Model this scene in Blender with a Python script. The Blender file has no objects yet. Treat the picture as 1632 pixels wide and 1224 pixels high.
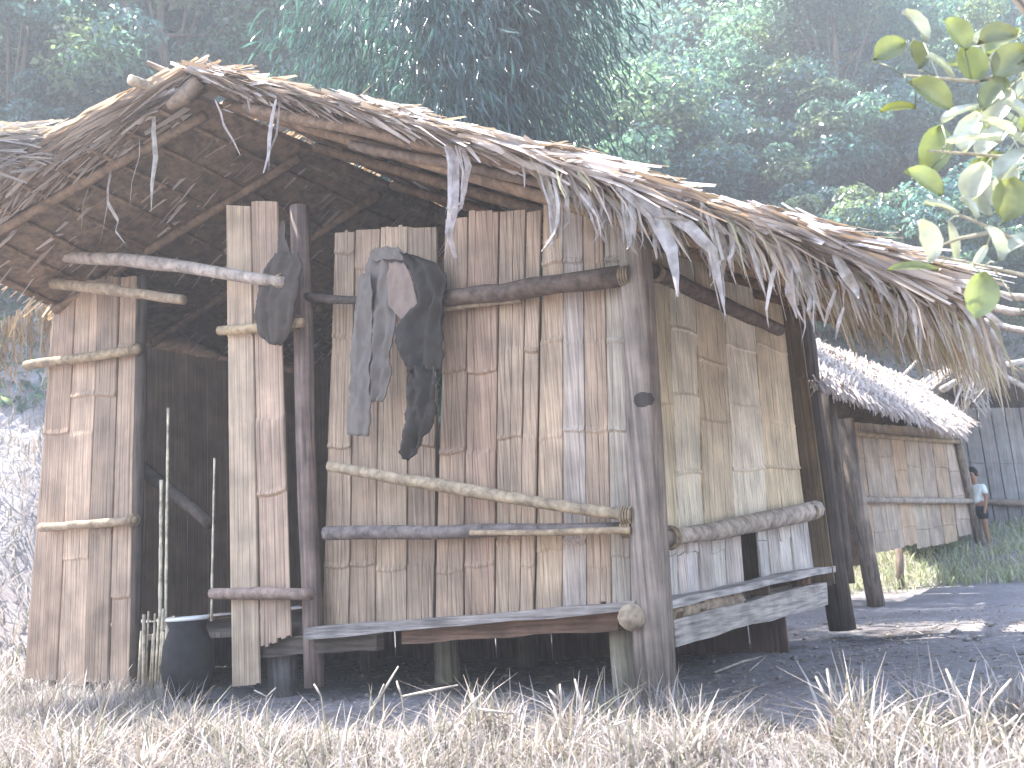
import bpy, math, random
import numpy as np
from mathutils import Vector, Matrix, noise
random.seed(7); RNG = np.random.default_rng(7)
S = bpy.context.scene; COL = S.collection

# ---------------------------------------------------------------- camera, sky, sun, exposure
F, CX, CY, EYE = 1500.0, 816.0, 612.0, 0.6
PITCH, ROLL = math.radians(11.2), math.radians(4.0)
fw = np.array([0, math.cos(PITCH), math.sin(PITCH)]); r0 = np.array([1., 0, 0]); u0 = np.cross(r0, fw)
RT = math.cos(ROLL)*r0 - math.sin(ROLL)*u0; UP = math.sin(ROLL)*r0 + math.cos(ROLL)*u0
O = np.array([0, 0, EYE])
cd = bpy.data.cameras.new('camera'); cam = bpy.data.objects.new('camera', cd); COL.objects.link(cam)
cd.sensor_width = 36; cd.lens = F/1632*36; cd.clip_end = 900; cd.clip_start = 0.05
cam.matrix_world = Matrix(((RT[0], UP[0], -fw[0], 0), (RT[1], UP[1], -fw[1], 0), (RT[2], UP[2], -fw[2], EYE), (0, 0, 0, 1)))
S.camera = cam
cd.dof.use_dof = True; cd.dof.focus_distance = 4.6; cd.dof.aperture_fstop = 4.5
SUN_EL, SUN_AZ = math.radians(64), math.radians(-60)      # azimuth from +Y towards +X
W = bpy.data.worlds.new('World'); S.world = W; W.use_nodes = True
wn = W.node_tree.nodes; sky = wn.new('ShaderNodeTexSky'); sky.sky_type = 'NISHITA'; sky.sun_disc = False
sky.sun_elevation = SUN_EL; sky.sun_rotation = SUN_AZ
W.node_tree.links.new(sky.outputs[0], wn['Background'].inputs[0]); wn['Background'].inputs[1].default_value = 0.15
sl = bpy.data.lights.new('sun', 'SUN'); sl.energy = 3.5; sl.angle = math.radians(0.5); sl.color = (1, .965, .925)
so = bpy.data.objects.new('sun', sl); COL.objects.link(so)
sd = Vector((math.sin(SUN_AZ)*math.cos(SUN_EL), math.cos(SUN_AZ)*math.cos(SUN_EL), math.sin(SUN_EL)))
so.rotation_euler = (-sd).to_track_quat('-Z', 'Y').to_euler(); so.location = sd*60
vs = S.view_settings; vs.view_transform = 'Standard'; vs.look = 'None'; vs.gamma = 1; vs.use_curve_mapping = False
vs.exposure = 2.6
HAZE = 0.0060

# ---------------------------------------------------------------- helpers: rays and planes
def ray(x, y): return (x-CX)/F*RT - (y-CY)/F*UP + fw
AZ = math.radians(33)
U = np.array([math.sin(AZ), math.cos(AZ), 0.]); V = np.array([math.cos(AZ), -math.sin(AZ), 0.]); Z = np.array([0, 0, 1.])
def on(x, y, n, c):
    d = ray(x, y); t = (c - O@n)/(d@n); return O + t*d
def onU(x, y, u): return on(x, y, U, u)            # on a plane parallel to the gable wall
def onV(x, y, v): return on(x, y, V, v)            # on a plane parallel to the side wall
def onZ(x, y, z=0.): return on(x, y, Z, z)
def onY(x, y, Y): return on(x, y, np.array([0, 1., 0]), Y)
def P(u, v, z): return u*U + v*V + z*Z
C0 = onZ(1045, 1125); uC, vC = C0@U, C0@V

class MB:
    def __init__(s): s.v = []; s.f = []
    def add(s, verts, faces):
        n = len(s.v); s.v += [tuple(map(float, p)) for p in verts]; s.f += [tuple(i+n for i in q) for q in faces]
    def tube(s, pts, rad, n=9, caps=True, wob=0., seed=0):
        pts = [np.array(p, float) for p in pts]; rr = rad if hasattr(rad, '__len__') else [rad]*len(pts)
        rnd = random.Random(seed); vs_ = []; ref = None
        for i, p in enumerate(pts):
            d = pts[min(i+1, len(pts)-1)] - pts[max(i-1, 0)]; d = d/(np.linalg.norm(d)+1e-9)
            if ref is None: ref = np.array([0, 0, 1.]) if abs(d[2]) < .9 else np.array([1., 0, 0])
            a = np.cross(d, ref); a /= np.linalg.norm(a)+1e-9; b = np.cross(d, a); ref = np.cross(a, d)
            for k in range(n):
                t = 2*math.pi*k/n; r = rr[i]*(1+wob*rnd.uniform(-1, 1))
                vs_.append(p + r*(math.cos(t)*a + math.sin(t)*b))
        fs = [(i*n+k, i*n+(k+1) % n, (i+1)*n+(k+1) % n, (i+1)*n+k) for i in range(len(pts)-1) for k in range(n)]
        if caps: fs += [tuple(range(n-1, -1, -1)), tuple(range((len(pts)-1)*n, len(pts)*n))]
        s.add(vs_, fs)
    def prism(s, quad, d):                       # quad of four points extruded along vector d
        q = [np.array(p, float) for p in quad]; w = [p + d for p in q]
        s.add(q+w, [(0, 1, 2, 3), (7, 6, 5, 4), (0, 4, 5, 1), (1, 5, 6, 2), (2, 6, 7, 3), (3, 7, 4, 0)])
    def blade(s, pts, widths, side, fold=.25):   # a leaf ribbon with a raised midrib
        n = len(pts); vs_ = []
        for i, p in enumerate(pts):
            p = np.array(p, float); d = np.array(pts[min(i+1, n-1)], float) - np.array(pts[max(i-1, 0)], float)
            sd_ = side - d*(side@d)/(d@d+1e-12); L = np.linalg.norm(sd_); sd_ = sd_/L if L > 1e-6 else np.array([1., 0, 0])
            nn = np.cross(d, sd_); nn /= np.linalg.norm(nn)+1e-9; w = widths[i]/2
            vs_ += [p - sd_*w, p + nn*w*fold, p + sd_*w]
        fs = []
        for i in range(n-1):
            a, b = 3*i, 3*i+3; fs += [(a, a+1, b+1, b), (a+1, a+2, b+2, b+1)]
        s.add(vs_, fs)
    def mesh(s, name, origin=(0, 0, 0), smooth=False):
        me = bpy.data.meshes.new(name); o = np.array(origin, float)
        me.from_pydata([tuple(np.array(p)-o) for p in s.v], [], s.f); me.update()
        if smooth: me.polygons.foreach_set('use_smooth', [True]*len(me.polygons))
        return me

def link(name, me, m=None, parent=None, color=None, loc=None):
    o = bpy.data.objects.new(name, me); COL.objects.link(o)
    if m and me is not None and not me.materials: me.materials.append(m)
    if parent is not None: o.parent = parent
    if color is not None: o.color = (*color, 1)
    if loc is not None: o.location = [float(c) for c in loc]
    return o
def part(name, mb, m, root, color=None, smooth=False, kind=None, label=None):
    org = root['_o']; o = link(name, mb.mesh(name, org, smooth), m, root, color)
    if kind: o['kind'] = kind
    if label: o['label'] = label
    return o
ROOTS = []
def thing(name, label, cat, loc, group=None):
    o = link(name, None, loc=loc); o['label'] = label; o['category'] = cat; o['_o'] = [float(c) for c in loc]
    if group: o['group'] = group
    ROOTS.append(o); return o
def tag(o, label, cat, group=None):
    o['label'] = label; o['category'] = cat
    if group: o['group'] = group
    return o

# ---------------------------------------------------------------- materials
def mat(name): 
    m = bpy.data.materials.new(name); m.use_nodes = True; nt = m.node_tree
    return m, nt, nt.nodes['Principled BSDF'], nt.nodes.new, nt.links.new
def ramp(new, stops):
    r = new('ShaderNodeValToRGB'); e = r.color_ramp.elements
    while len(e) < len(stops): e.new(.5)
    for i, (p, c) in enumerate(stops): e[i].position = p; e[i].color = (*c, 1)
    return r
def wood(name, base=None, grain=(45, 45, 2.2), lo=.45, hi=1.25, rough=.75, bump=.25, blotch=1.6, sheen=0):
    """grain along local Z; colour from the object's own colour unless base is given"""
    m, nt, b, new, lk = mat(name)
    tc = new('ShaderNodeTexCoord'); mp = new('ShaderNodeMapping'); mp.inputs['Scale'].default_value = grain
    lk(tc.outputs['Object'], mp.inputs[0])
    n1 = new('ShaderNodeTexNoise'); n1.inputs['Scale'].default_value = 1.; n1.inputs['Detail'].default_value = 5; n1.inputs['Roughness'].default_value = .65
    lk(mp.outputs[0], n1.inputs[0])
    r1 = ramp(new, [(.3, (lo,)*3), (.62, (hi,)*3)]); lk(n1.outputs[0], r1.inputs[0])
    n2 = new('ShaderNodeTexNoise'); n2.inputs['Scale'].default_value = blotch*3; n2.inputs['Detail'].default_value = 6
    lk(tc.outputs['Object'], n2.inputs[0])
    r2 = ramp(new, [(.3, (.66, .64, .62)), (.7, (1.15, 1.1, 1.05))]); lk(n2.outputs[0], r2.inputs[0])
    if base is None:
        oi = new('ShaderNodeObjectInfo'); src = oi.outputs['Color']
    else:
        rg = new('ShaderNodeRGB'); rg.outputs[0].default_value = (*base, 1); src = rg.outputs[0]
    for r in (r1, r2):
        mx = new('ShaderNodeMix'); mx.data_type = 'RGBA'; mx.blend_type = 'MULTIPLY'; mx.inputs[0].default_value = 1
        lk(src, mx.inputs[6]); lk(r.outputs[0], mx.inputs[7]); src = mx.outputs[2]
    lk(src, b.inputs['Base Color']); b.inputs['Roughness'].default_value = rough
    b.inputs['Specular IOR Level'].default_value = .25
    bp = new('ShaderNodeBump'); bp.inputs['Strength'].default_value = bump; bp.inputs['Distance'].default_value = .01
    lk(n1.outputs[0], bp.inputs['Height']); lk(bp.outputs[0], b.inputs['Normal'])
    return m
M_BAM = wood('flattened_bamboo', grain=(95, 95, 1.6), lo=.5, hi=1.2, rough=.6)
M_POST = wood('weathered_post', grain=(42, 42, 1.8), lo=.38, hi=1.3, rough=.88, bump=1., blotch=2.4)
M_PLANK = wood('split_plank', grain=(3.5, 3.5, 60), lo=.45, hi=1.25, rough=.85, bump=.8, blotch=2.)
M_POLE = wood('pole_wood', grain=(22, 22, 22), lo=.5, hi=1.25, rough=.75, bump=.8, blotch=3)
def leafmat(name, rough=.45, trans=.35, tscale=(1.2, 1.3, .5), spec=.4, attr=True, noise=0.):
    m, nt, b, new, lk = mat(name)
    if attr:
        a = new('ShaderNodeAttribute'); a.attribute_name = 'tint'; src = a.outputs['Color']
    else:
        oi = new('ShaderNodeObjectInfo'); src = oi.outputs['Color']
    if noise:
        tc = new('ShaderNodeTexCoord'); n = new('ShaderNodeTexNoise'); n.inputs['Scale'].default_value = noise; n.inputs['Detail'].default_value = 5
        lk(tc.outputs['Object'], n.inputs[0]); r = ramp(new, [(.3, (.55, .53, .5)), (.7, (1.15, 1.12, 1.1))]); lk(n.outputs[0], r.inputs[0])
        mx = new('ShaderNodeMix'); mx.data_type = 'RGBA'; mx.blend_type = 'MULTIPLY'; mx.inputs[0].default_value = 1
        lk(src, mx.inputs[6]); lk(r.outputs[0], mx.inputs[7]); src = mx.outputs[2]
    lk(src, b.inputs['Base Color']); b.inputs['Roughness'].default_value = rough; b.inputs['Specular IOR Level'].default_value = spec
    t = new('ShaderNodeBsdfTranslucent'); mm = new('ShaderNodeMix'); mm.data_type = 'RGBA'; mm.blend_type = 'MULTIPLY'
    mm.inputs[0].default_value = 1; lk(src, mm.inputs[6]); mm.inputs[7].default_value = (*tscale, 1); lk(mm.outputs[2], t.inputs[0])
    ms = new('ShaderNodeMixShader'); ms.inputs[0].default_value = trans
    lk(b.outputs[0], ms.inputs[1]); lk(t.outputs[0], ms.inputs[2]); lk(ms.outputs[0], nt.nodes['Material Output'].inputs[0])
    return m
M_LEAF = leafmat('forest_leaf', rough=.24, trans=.5, tscale=(2.0, 2.1, 1.5), spec=1.)
M_BIG = leafmat('shrub_leaf', rough=.32, trans=.32, tscale=(1.3, 1.35, .7), attr=False, noise=14, spec=.6)
M_GRASS = leafmat('grass_blade', rough=.55, trans=.35, tscale=(1.1, 1.05, .95))
M_THATCH = leafmat('dry_thatch', rough=.7, trans=.3, tscale=(1.1, .9, .6), spec=.2)
M_THL = leafmat('dry_thatch_leaf', rough=.65, trans=.22, tscale=(1.1, .95, .75), attr=False, noise=22, spec=.25)
def plain(name, c, rough=.8, noise=20, var=.35):
    m, nt, b, new, lk = mat(name); tc = new('ShaderNodeTexCoord'); n = new('ShaderNodeTexNoise'); n.inputs['Scale'].default_value = noise; n.inputs['Detail'].default_value = 6
    lk(tc.outputs['Object'], n.inputs[0]); r = ramp(new, [(.3, tuple(x*(1-var) for x in c)), (.7, tuple(x*(1+var*.6) for x in c))])
    lk(n.outputs[0], r.inputs[0]); lk(r.outputs[0], b.inputs['Base Color']); b.inputs['Roughness'].default_value = rough
    b.inputs['Specular IOR Level'].default_value = .2
    return m
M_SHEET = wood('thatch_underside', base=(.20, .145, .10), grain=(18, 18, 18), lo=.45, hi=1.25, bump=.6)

def numpy_mesh(name, verts, quads, tint=None, org=(0, 0, 0)):
    """verts N x 3, faces n x k; tint per vertex"""
    me = bpy.data.meshes.new(name); nv, (nf, k) = len(verts), quads.shape
    me.vertices.add(nv); me.vertices.foreach_set('co', (verts-np.array(org)).astype(np.float32).ravel())
    me.loops.add(nf*k); me.loops.foreach_set('vertex_index', quads.astype(np.int32).ravel())
    me.polygons.add(nf); me.polygons.foreach_set('loop_start', np.arange(0, nf*k, k, dtype=np.int32))
    me.update(calc_edges=True)
    if tint is not None:
        a = me.color_attributes.new('tint', 'FLOAT_COLOR', 'POINT')
        a.data.foreach_set('color', np.c_[tint, np.ones(nv)].astype(np.float32).ravel())
    return me
def unit(a): return a/(np.linalg.norm(a, axis=-1, keepdims=True)+1e-9)
def leaves(pos, dirs, nrm, L, Wd):
    """folded four-point leaves: base, left, tip, right"""
    d = unit(dirs); s = unit(np.cross(d, nrm)); n = np.cross(s, d); L = L[:, None]; Wd = Wd[:, None]
    b = pos; l = pos + d*L*.45 - s*Wd*.5 + n*Wd*.18; t = pos + d*L - n*L*.12; r = pos + d*L*.45 + s*Wd*.5 + n*Wd*.18
    v = np.stack([b, l, t, r], 1).reshape(-1, 3); i = np.arange(len(pos))*4
    f = np.stack([np.stack([i, i+1, i+2], 1), np.stack([i, i+2, i+3], 1)], 1).reshape(-1, 3)
    return v, f
def ribbons(paths, widths, side):
    """paths n x k x 3, widths n x k, side n x 3 -> flat ribbons"""
    n, k, _ = paths.shape; s = side[:, None, :]*widths[:, :, None]*.5
    v = np.stack([paths-s, paths+s], 2).reshape(-1, 3)
    base = (np.arange(n)*k*2)[:, None]; j = np.arange(k-1)[None, :]*2
    a = (base+j).ravel(); f = np.stack([a, a+1, a+3, a+2], 1)
    return v, f

# ---------------------------------------------------------------- ground
PD = np.array([-400, 0, 9, 11.5, 14.5, 18, 24, 32, 45, 90, 400.]); PZ = np.array([0, 0, 0, .2, 1.0, 3.0, 9.0, 17.5, 25, 28, 30.])
def gz(x, y):
    x = np.asarray(x, float); y = np.asarray(y, float)
    s = np.clip((-x-3.5)/2.2, 0, 1)*np.clip((y-4)/4, 0, 1); s = s*s*(3-2*s)
    z = np.interp(y + 5.6*s, PD, PZ)
    far = np.clip((y-12)/8, 0, 1)
    z = z + far*(.5*np.sin(x*.35+y*.2)+.3*np.sin(x*.8-y*.5))
    return z + .012*np.sin(x*3.1+y*1.7) + .010*np.sin(x*5.3-y*4.1)
def warp(n, a): t = np.linspace(-1, 1, n); return np.sign(t)*(abs(t)**2.6)*a
gx = warp(181, 300); gy = 6 + warp(221, 320)
X, Y = np.meshgrid(gx, gy); gv = np.stack([X, Y, gz(X, Y)], -1).reshape(-1, 3)
ii = (np.arange(220)[:, None]*181 + np.arange(180)[None, :]).ravel()
m, nt, b, new, lk = mat('dry_earth')
tc = new('ShaderNodeTexCoord'); n1 = new('ShaderNodeTexNoise'); n1.inputs['Scale'].default_value = 1.6; n1.inputs['Detail'].default_value = 8; n1.inputs['Roughness'].default_value = .65
n2 = new('ShaderNodeTexNoise'); n2.inputs['Scale'].default_value = 26; n2.inputs['Detail'].default_value = 8; n2.inputs['Roughness'].default_value = .75
for n in (n1, n2): lk(tc.outputs['Object'], n.inputs[0])
r1 = ramp(new, [(.3, (.21, .19, .19)), (.5, (.28, .258, .258)), (.7, (.35, .325, .325))]); lk(n1.outputs[0], r1.inputs[0])
r2 = ramp(new, [(.3, (.55, .55, .55)), (.7, (1.3, 1.28, 1.25))]); lk(n2.outputs[0], r2.inputs[0])
mx = new('ShaderNodeMix'); mx.data_type = 'RGBA'; mx.blend_type = 'MULTIPLY'; mx.inputs[0].default_value = 1
lk(r1.outputs[0], mx.inputs[6]); lk(r2.outputs[0], mx.inputs[7])
# an old fire stain of ash in the yard
ash = onZ(1425, 1012); vm = new('ShaderNodeVectorMath'); vm.operation = 'SUBTRACT'; vm.inputs[1].default_value = tuple(ash); lk(tc.outputs['Object'], vm.inputs[0])
vr = new('ShaderNodeVectorRotate'); vr.rotation_type = 'Z_AXIS'; vr.inputs['Angle'].default_value = -.5; lk(vm.outputs[0], vr.inputs[0])
mp = new('ShaderNodeMapping'); mp.inputs['Scale'].default_value = (1.1, 1.5, 1); lk(vr.outputs[0], mp.inputs[0])
ln = new('ShaderNodeVectorMath'); ln.operation = 'LENGTH'; lk(mp.outputs[0], ln.inputs[0])
ad = new('ShaderNodeMath'); ad.operation = 'ADD'; lk(ln.outputs['Value'], ad.inputs[0])
sc = new('ShaderNodeMath'); sc.operation = 'MULTIPLY_ADD'; lk(n1.outputs[0], sc.inputs[0]); sc.inputs[1].default_value = 1.6; sc.inputs[2].default_value = -.8; lk(sc.outputs[0], ad.inputs[1])
r3 = ramp(new, [(.25, (.05, .05, .055)), (.75, (1, 1, 1))]); lk(ad.outputs[0], r3.inputs[0])
mx2 = new('ShaderNodeMix'); mx2.data_type = 'RGBA'; mx2.blend_type = 'MULTIPLY'; mx2.inputs[0].default_value = .8
lk(mx.outputs[2], mx2.inputs[6]); lk(r3.outputs[0], mx2.inputs[7])
lk(mx2.outputs[2], b.inputs['Base Color']); b.inputs['Roughness'].default_value = .95; b.inputs['Specular IOR Level'].default_value = .15
bp = new('ShaderNodeBump'); bp.inputs['Strength'].default_value = .6; bp.inputs['Distance'].default_value = .03; lk(n2.outputs[0], bp.inputs['Height']); lk(bp.outputs[0], b.inputs['Normal'])
g = link('ground', numpy_mesh('ground', gv, np.stack([ii, ii+1, ii+182, ii+181], 1)), m); g['kind'] = 'structure'
g.data.polygons.foreach_set('use_smooth', [True]*len(g.data.polygons))

# ---------------------------------------------------------------- main hut
HUT = thing('bamboo_hut', 'large near bamboo hut on stilts with wide shaggy thatched roof', 'hut', (float(C0[0]), float(C0[1]), 0.))
TAN, BRN, YEL, GRY = (.46, .345, .245), (.35, .255, .18), (.48, .385, .25), (.47, .40, .33)
def jit(c, a=.17):
    k = 1+random.uniform(-a, a); return tuple(max(.01, x*k*(1+random.uniform(-.022, .022))) for x in c)
def bamboo_strip(root, tl, tr, br, bl, out, nodes, color, name='bamboo_strip', thick=.012):
    """a flattened culm: split slats side by side, with raised node rings; corners are points in space, out = outward unit vector"""
    tl, tr, br, bl = [np.array(p, float) for p in (tl, tr, br, bl)]
    w = np.linalg.norm(br-bl); k = max(2, int(round(w/.034)))
    cuts = np.cumsum([random.uniform(.7, 1.3) for _ in range(k)]); cuts = np.concatenate([[0], cuts/cuts[-1]])
    cols = []
    for a, b_ in zip(cuts[:-1], cuts[1:]):
        h = random.uniform(.0, .003); e = (b_-a)*.05; g_ = -.0035 if random.random() < .4 else -.0005
        cols += [(a, g_ if cols else -.004), (a+e, h), ((a+b_)/2, h+.0012), (b_-e, h)]
    cols.append((1., -.004))
    rows = [0.]; 
    for nd in sorted(nodes):
        rows += [nd-.012, nd, nd+.006]
    rows.append(1.); rows = sorted(min(1, max(0, r)) for r in rows)
    wv = [random.uniform(-.004, .004) for _ in rows]; ph = random.uniform(0, 6); je = [[random.choice((0, 0, 1))*random.uniform(-.014, .014) for _ in range(k+1)] for _ in (0, 1)]
    mb = MB(); vs_ = []
    for side in (1, 0):
        for i, r in enumerate(rows):
            isn = any(abs(r-nd) < 1e-6 for nd in nodes); below = sum(r > nd+.001 for nd in nodes)
            for ci_, (c, h) in enumerate(cols):
                p = (tl+(tr-tl)*c)*(1-r) + (bl+(br-bl)*c)*r
                dz = (.006*math.sin(c*5+ph) if isn or 0 < r < 1 else je[0 if r < .5 else 1][ci_//4]) 
                vs_.append(p + out*((h + (.006 if isn else 0) - .003*(below % 2)+wv[i]) if side else -thick) + Z*dz)
    nc = len(cols); nr = len(rows); fs = []
    for s_ in (0, 1):
        o_ = s_*nr*nc
        for i in range(nr-1):
            for j in range(nc-1):
                q = (o_+i*nc+j, o_+i*nc+j+1, o_+(i+1)*nc+j+1, o_+(i+1)*nc+j); fs.append(q if s_ else q[::-1])
    N = nr*nc
    for j in range(nc-1):
        fs += [(j, j+1, N+j+1, N+j), ((nr-1)*nc+j+1, (nr-1)*nc+j, N+(nr-1)*nc+j, N+(nr-1)*nc+j+1)]
    for i in range(nr-1):
        fs += [((i+1)*nc, i*nc, N+i*nc, N+(i+1)*nc), (i*nc+nc-1, (i+1)*nc+nc-1, N+(i+1)*nc+nc-1, N+i*nc+nc-1)]
    mb.add(vs_, fs); return part(name, mb, M_BAM, root, jit(color))
def stripsL(tops, bots, yt, yb, off, nodes, color, un=None):
    """a run of strips on the gable wall: x of the joints at top and bottom (pixels), heights as pixels at both ends"""
    n = len(tops)-1
    for i in range(n):
        f0, f1 = i/n, (i+1)/n; jt = random.uniform(-5, 5); jb = random.uniform(-4, 4)
        t0, t1 = yt[0]+(yt[1]-yt[0])*f0+jt, yt[0]+(yt[1]-yt[0])*f1+jt
        b0, b1 = yb[0]+(yb[1]-yb[0])*f0+jb, yb[0]+(yb[1]-yb[0])*f1+jb
        o_ = off + random.uniform(-.006, .006); u = uC + o_; g_ = random.choice((1.0, 1.8, 3.2))
        nd = [(y-(t0+t1)/2)/((b0+b1)/2-(t0+t1)/2) for y in (nodes[i] if isinstance(nodes[0], (list, tuple)) else nodes)]
        bamboo_strip(HUT, onU(tops[i]+g_*.5, t0, u), onU(tops[i+1]-g_*.5, t1, u), onU(bots[i+1]-g_*.5, b1, u), onU(bots[i]+g_*.5, b0, u), -U,
                     [x for x in nd if .03 < x < .97], color[i] if isinstance(color, list) else color)
# gable wall, from the far end to the corner post
stripsL([88, 122, 157, 190, 218], [38, 90, 133, 172, 207], (452, 440), (1085, 1095), 0, [[700, 850], [640, 705, 900], [640, 860], [560, 780, 960]], [BRN, TAN, BRN, TAN])
stripsL([360, 400], [368, 414], (322, 324), (1092, 1088), -.09, [[548, 692, 958], []][:1]*1, [TAN])
stripsL([401, 442], [415, 463], (325, 326), (1034, 1018), -.09, [[545, 688, 800, 955]], [TAN])
stripsL([533, 566, 606, 650, 697], [512, 556, 598, 648, 691], (370, 364), (1000, 990), .06, [[405, 545, 722, 908], [430, 650, 905], [545, 718, 912], [470, 640, 720, 905]], [TAN, BRN, TAN, BRN])
stripsL([709, 746, 796, 838, 862], [692, 738, 788, 828, 850], (345, 331), (988, 976), 0, [[600, 730, 915], [602, 732, 905], [480, 568, 706, 870], [568, 708, 905]], [BRN, BRN, TAN, TAN])
stripsL([866, 898, 928, 960, 990], [853, 896, 935, 975, 1006], (285, 265), (972, 962), .015, [[426, 555, 708, 880], [425, 558, 697, 870], [425, 557, 698, 905], [424, 556, 697, 890]], [TAN, GRY, TAN, GRY])
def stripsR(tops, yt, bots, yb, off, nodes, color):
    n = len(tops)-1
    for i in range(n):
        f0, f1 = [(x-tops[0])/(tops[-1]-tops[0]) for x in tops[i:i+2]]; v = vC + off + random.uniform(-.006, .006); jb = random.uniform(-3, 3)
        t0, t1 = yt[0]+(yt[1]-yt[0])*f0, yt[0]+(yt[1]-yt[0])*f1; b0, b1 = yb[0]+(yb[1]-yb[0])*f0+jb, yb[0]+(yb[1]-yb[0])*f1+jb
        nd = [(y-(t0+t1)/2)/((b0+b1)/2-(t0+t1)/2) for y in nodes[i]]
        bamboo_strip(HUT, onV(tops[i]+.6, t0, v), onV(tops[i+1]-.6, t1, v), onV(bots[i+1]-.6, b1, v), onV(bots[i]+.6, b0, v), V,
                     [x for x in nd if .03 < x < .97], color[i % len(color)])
stripsR([1030, 1060, 1104, 1150, 1196, 1242], (330, 450), [1062, 1082, 1123, 1171, 1224, 1284], (858, 815), 0,  # side wall strips paler than the gable's: bounced yard light put into their colour
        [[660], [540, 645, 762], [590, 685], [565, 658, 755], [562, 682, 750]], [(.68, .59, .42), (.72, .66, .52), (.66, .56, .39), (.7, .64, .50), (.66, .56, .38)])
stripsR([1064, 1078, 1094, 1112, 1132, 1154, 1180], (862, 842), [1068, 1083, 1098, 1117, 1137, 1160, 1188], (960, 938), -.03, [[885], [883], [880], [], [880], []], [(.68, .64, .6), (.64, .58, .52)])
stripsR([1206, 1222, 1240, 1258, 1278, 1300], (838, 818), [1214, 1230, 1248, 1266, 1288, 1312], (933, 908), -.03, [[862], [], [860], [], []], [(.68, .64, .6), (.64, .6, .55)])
# posts
def post(a, b_, r, color, n=10, label=None, seed=1):
    mb = MB(); a, b_ = np.array(a), np.array(b_); ts = np.linspace(0, 1, 7); rnd = random.Random(seed)
    mb.tube([a+(b_-a)*t+np.array([rnd.uniform(-.006, .006), rnd.uniform(-.006, .006), 0]) for t in ts], [r*(1.0-.1*t)*rnd.uniform(.96, 1.04) for t in ts], n, wob=.035, seed=seed)
    return part('post', mb, M_POST, HUT, color, True, label=label)
DK, MD, LT = (.10, .08, .065), (.20, .16, .13), (.36, .31, .25)
ut = uC-.05
mb = MB(); cps = []
for (x, y, w_) in ((1008, 300, 46), (1014, 420, 54), (1022, 560, 56), (1028, 700, 58), (1034, 850, 62), (1040, 980, 66), (1046, 1132, 72)):
    c = onU(x, y, ut); cps.append((c, w_/F*(c-O)@fw))
rnd = random.Random(4); vs_ = []
for c, w_ in cps:                                 # the corner post is a hewn, nearly square log
    for k in range(12):
        t = 2*math.pi*k/12+.2; q = 1/max(abs(math.cos(t)), abs(math.sin(t)))**.6; r = w_*.46*q*rnd.uniform(.97, 1.03)
        vs_.append(c + r*math.cos(t)*V*.95 + r*math.sin(t)*U*.9)
mb.add(vs_, [(i*12+k, i*12+(k+1) % 12, (i+1)*12+(k+1) % 12, (i+1)*12+k) for i in range(len(cps)-1) for k in range(12)] + [tuple(range(11, -1, -1)), tuple(range(72, 84))])
part('post', mb, M_POST, HUT, (.27, .225, .19), True, label='thick hewn corner post with a dark knot')
kn = onU(1020, 637, ut-.07); mb = MB()
mb.tube([kn+U*.05, kn+U*.012, kn+U*.004], [.05, .046, .03], 12, wob=.05, seed=3); part('knot', mb, M_POST, HUT, (.07, .06, .055), True)
post(onU(228, 440, uC), onU(214, 1085, uC), .036, DK, seed=2)
post(onU(478, 330, uC-.02), onU(500, 1095, uC-.02), .058, (.22, .165, .14), seed=3)
post(onV(1266, 470, vC), onV(1342, 1004, vC), .10, (.085, .068, .055), seed=6, label='dark back corner post leaning outward')
post(onV(1316, 600, vC-.1), onV(1352, 930, vC-.1), .055, (.10, .08, .065), seed=7)
for (x, y0, y1, u, r, c) in ((998, 990, 1105, .12, .055, (.26, .23, .17)), (716, 1000, 1128, .5, .07, (.30, .27, .2)), (452, 1025, 1118, .1, .085, (.17, .155, .15)), (590, 1020, 1118, 1.2, .06, MD), (840, 1000, 1090, 1.6, .06, MD)):
    a = onU(x, y1, uC+u); top = a.copy(); top[2] = .36; a[2] = -.03
    mb = MB(); mb.tube([top, (top+a)/2, a], [r, r*1.02, r*1.05], 9, wob=.04, seed=x); part('stilt', mb, M_POST, HUT, c, True)
# rails and poles
def polepx(name, pts, u, rpx, color, m=M_POLE, root=None, seed=0, wob=.05, n=9, plane=onU, label=None):
    ps = [plane(x, y, u) for x, y in pts]; rs = rpx if hasattr(rpx, '__len__') else [rpx]*len(ps)
    out = []; rr = []; rnd = random.Random(seed)
    for i in range(len(ps)-1):
        for t in (0, .25, .5, .75):
            p = ps[i]+(ps[i+1]-ps[i])*t; out.append(p + np.array([0, 0, rnd.uniform(-.005, .005)])); rr.append((rs[i]+(rs[i+1]-rs[i])*t)/F*((p-O)@fw)*rnd.uniform(.93, 1.07))
    out.append(ps[-1]); rr.append(rs[-1]/F*((ps[-1]-O)@fw))
    mb = MB(); mb.tube(out, rr, n, wob=wob, seed=seed); return part(name, mb, m, root or HUT, color, True, label=label)
polepx('rail', [(690, 478), (800, 466), (990, 440)], uC-.07, [13, 16, 17], (.13, .095, .075), seed=1)
polepx('rail', [(688, 494), (830, 478)], uC-.05, 5, (.3, .24, .17), seed=2)
polepx('rail', [(440, 470), (560, 478), (700, 486)], uC-.03, 7, DK, seed=3)
polepx('rail', [(525, 742), (760, 785), (1006, 822)], uC-.10, [9, 11, 9], (.40, .32, .22), seed=4, label='pale pole slanting across the gable wall')
polepx('rail', [(520, 850), (760, 847), (1006, 841)], uC-.06, [11, 11, 9], (.19, .16, .145), seed=5)
polepx('rail', [(750, 850), (1004, 845)], uC-.12, [4, 6], (.38, .29, .19), seed=6)
polepx('rail', [(42, 582), (130, 570), (222, 556)], uC-.06, 8, (.36, .28, .18), seed=7)
polepx('rail', [(66, 840), (140, 836), (216, 828)], uC-.06, 7, (.36, .28, .19), seed=8)
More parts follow.
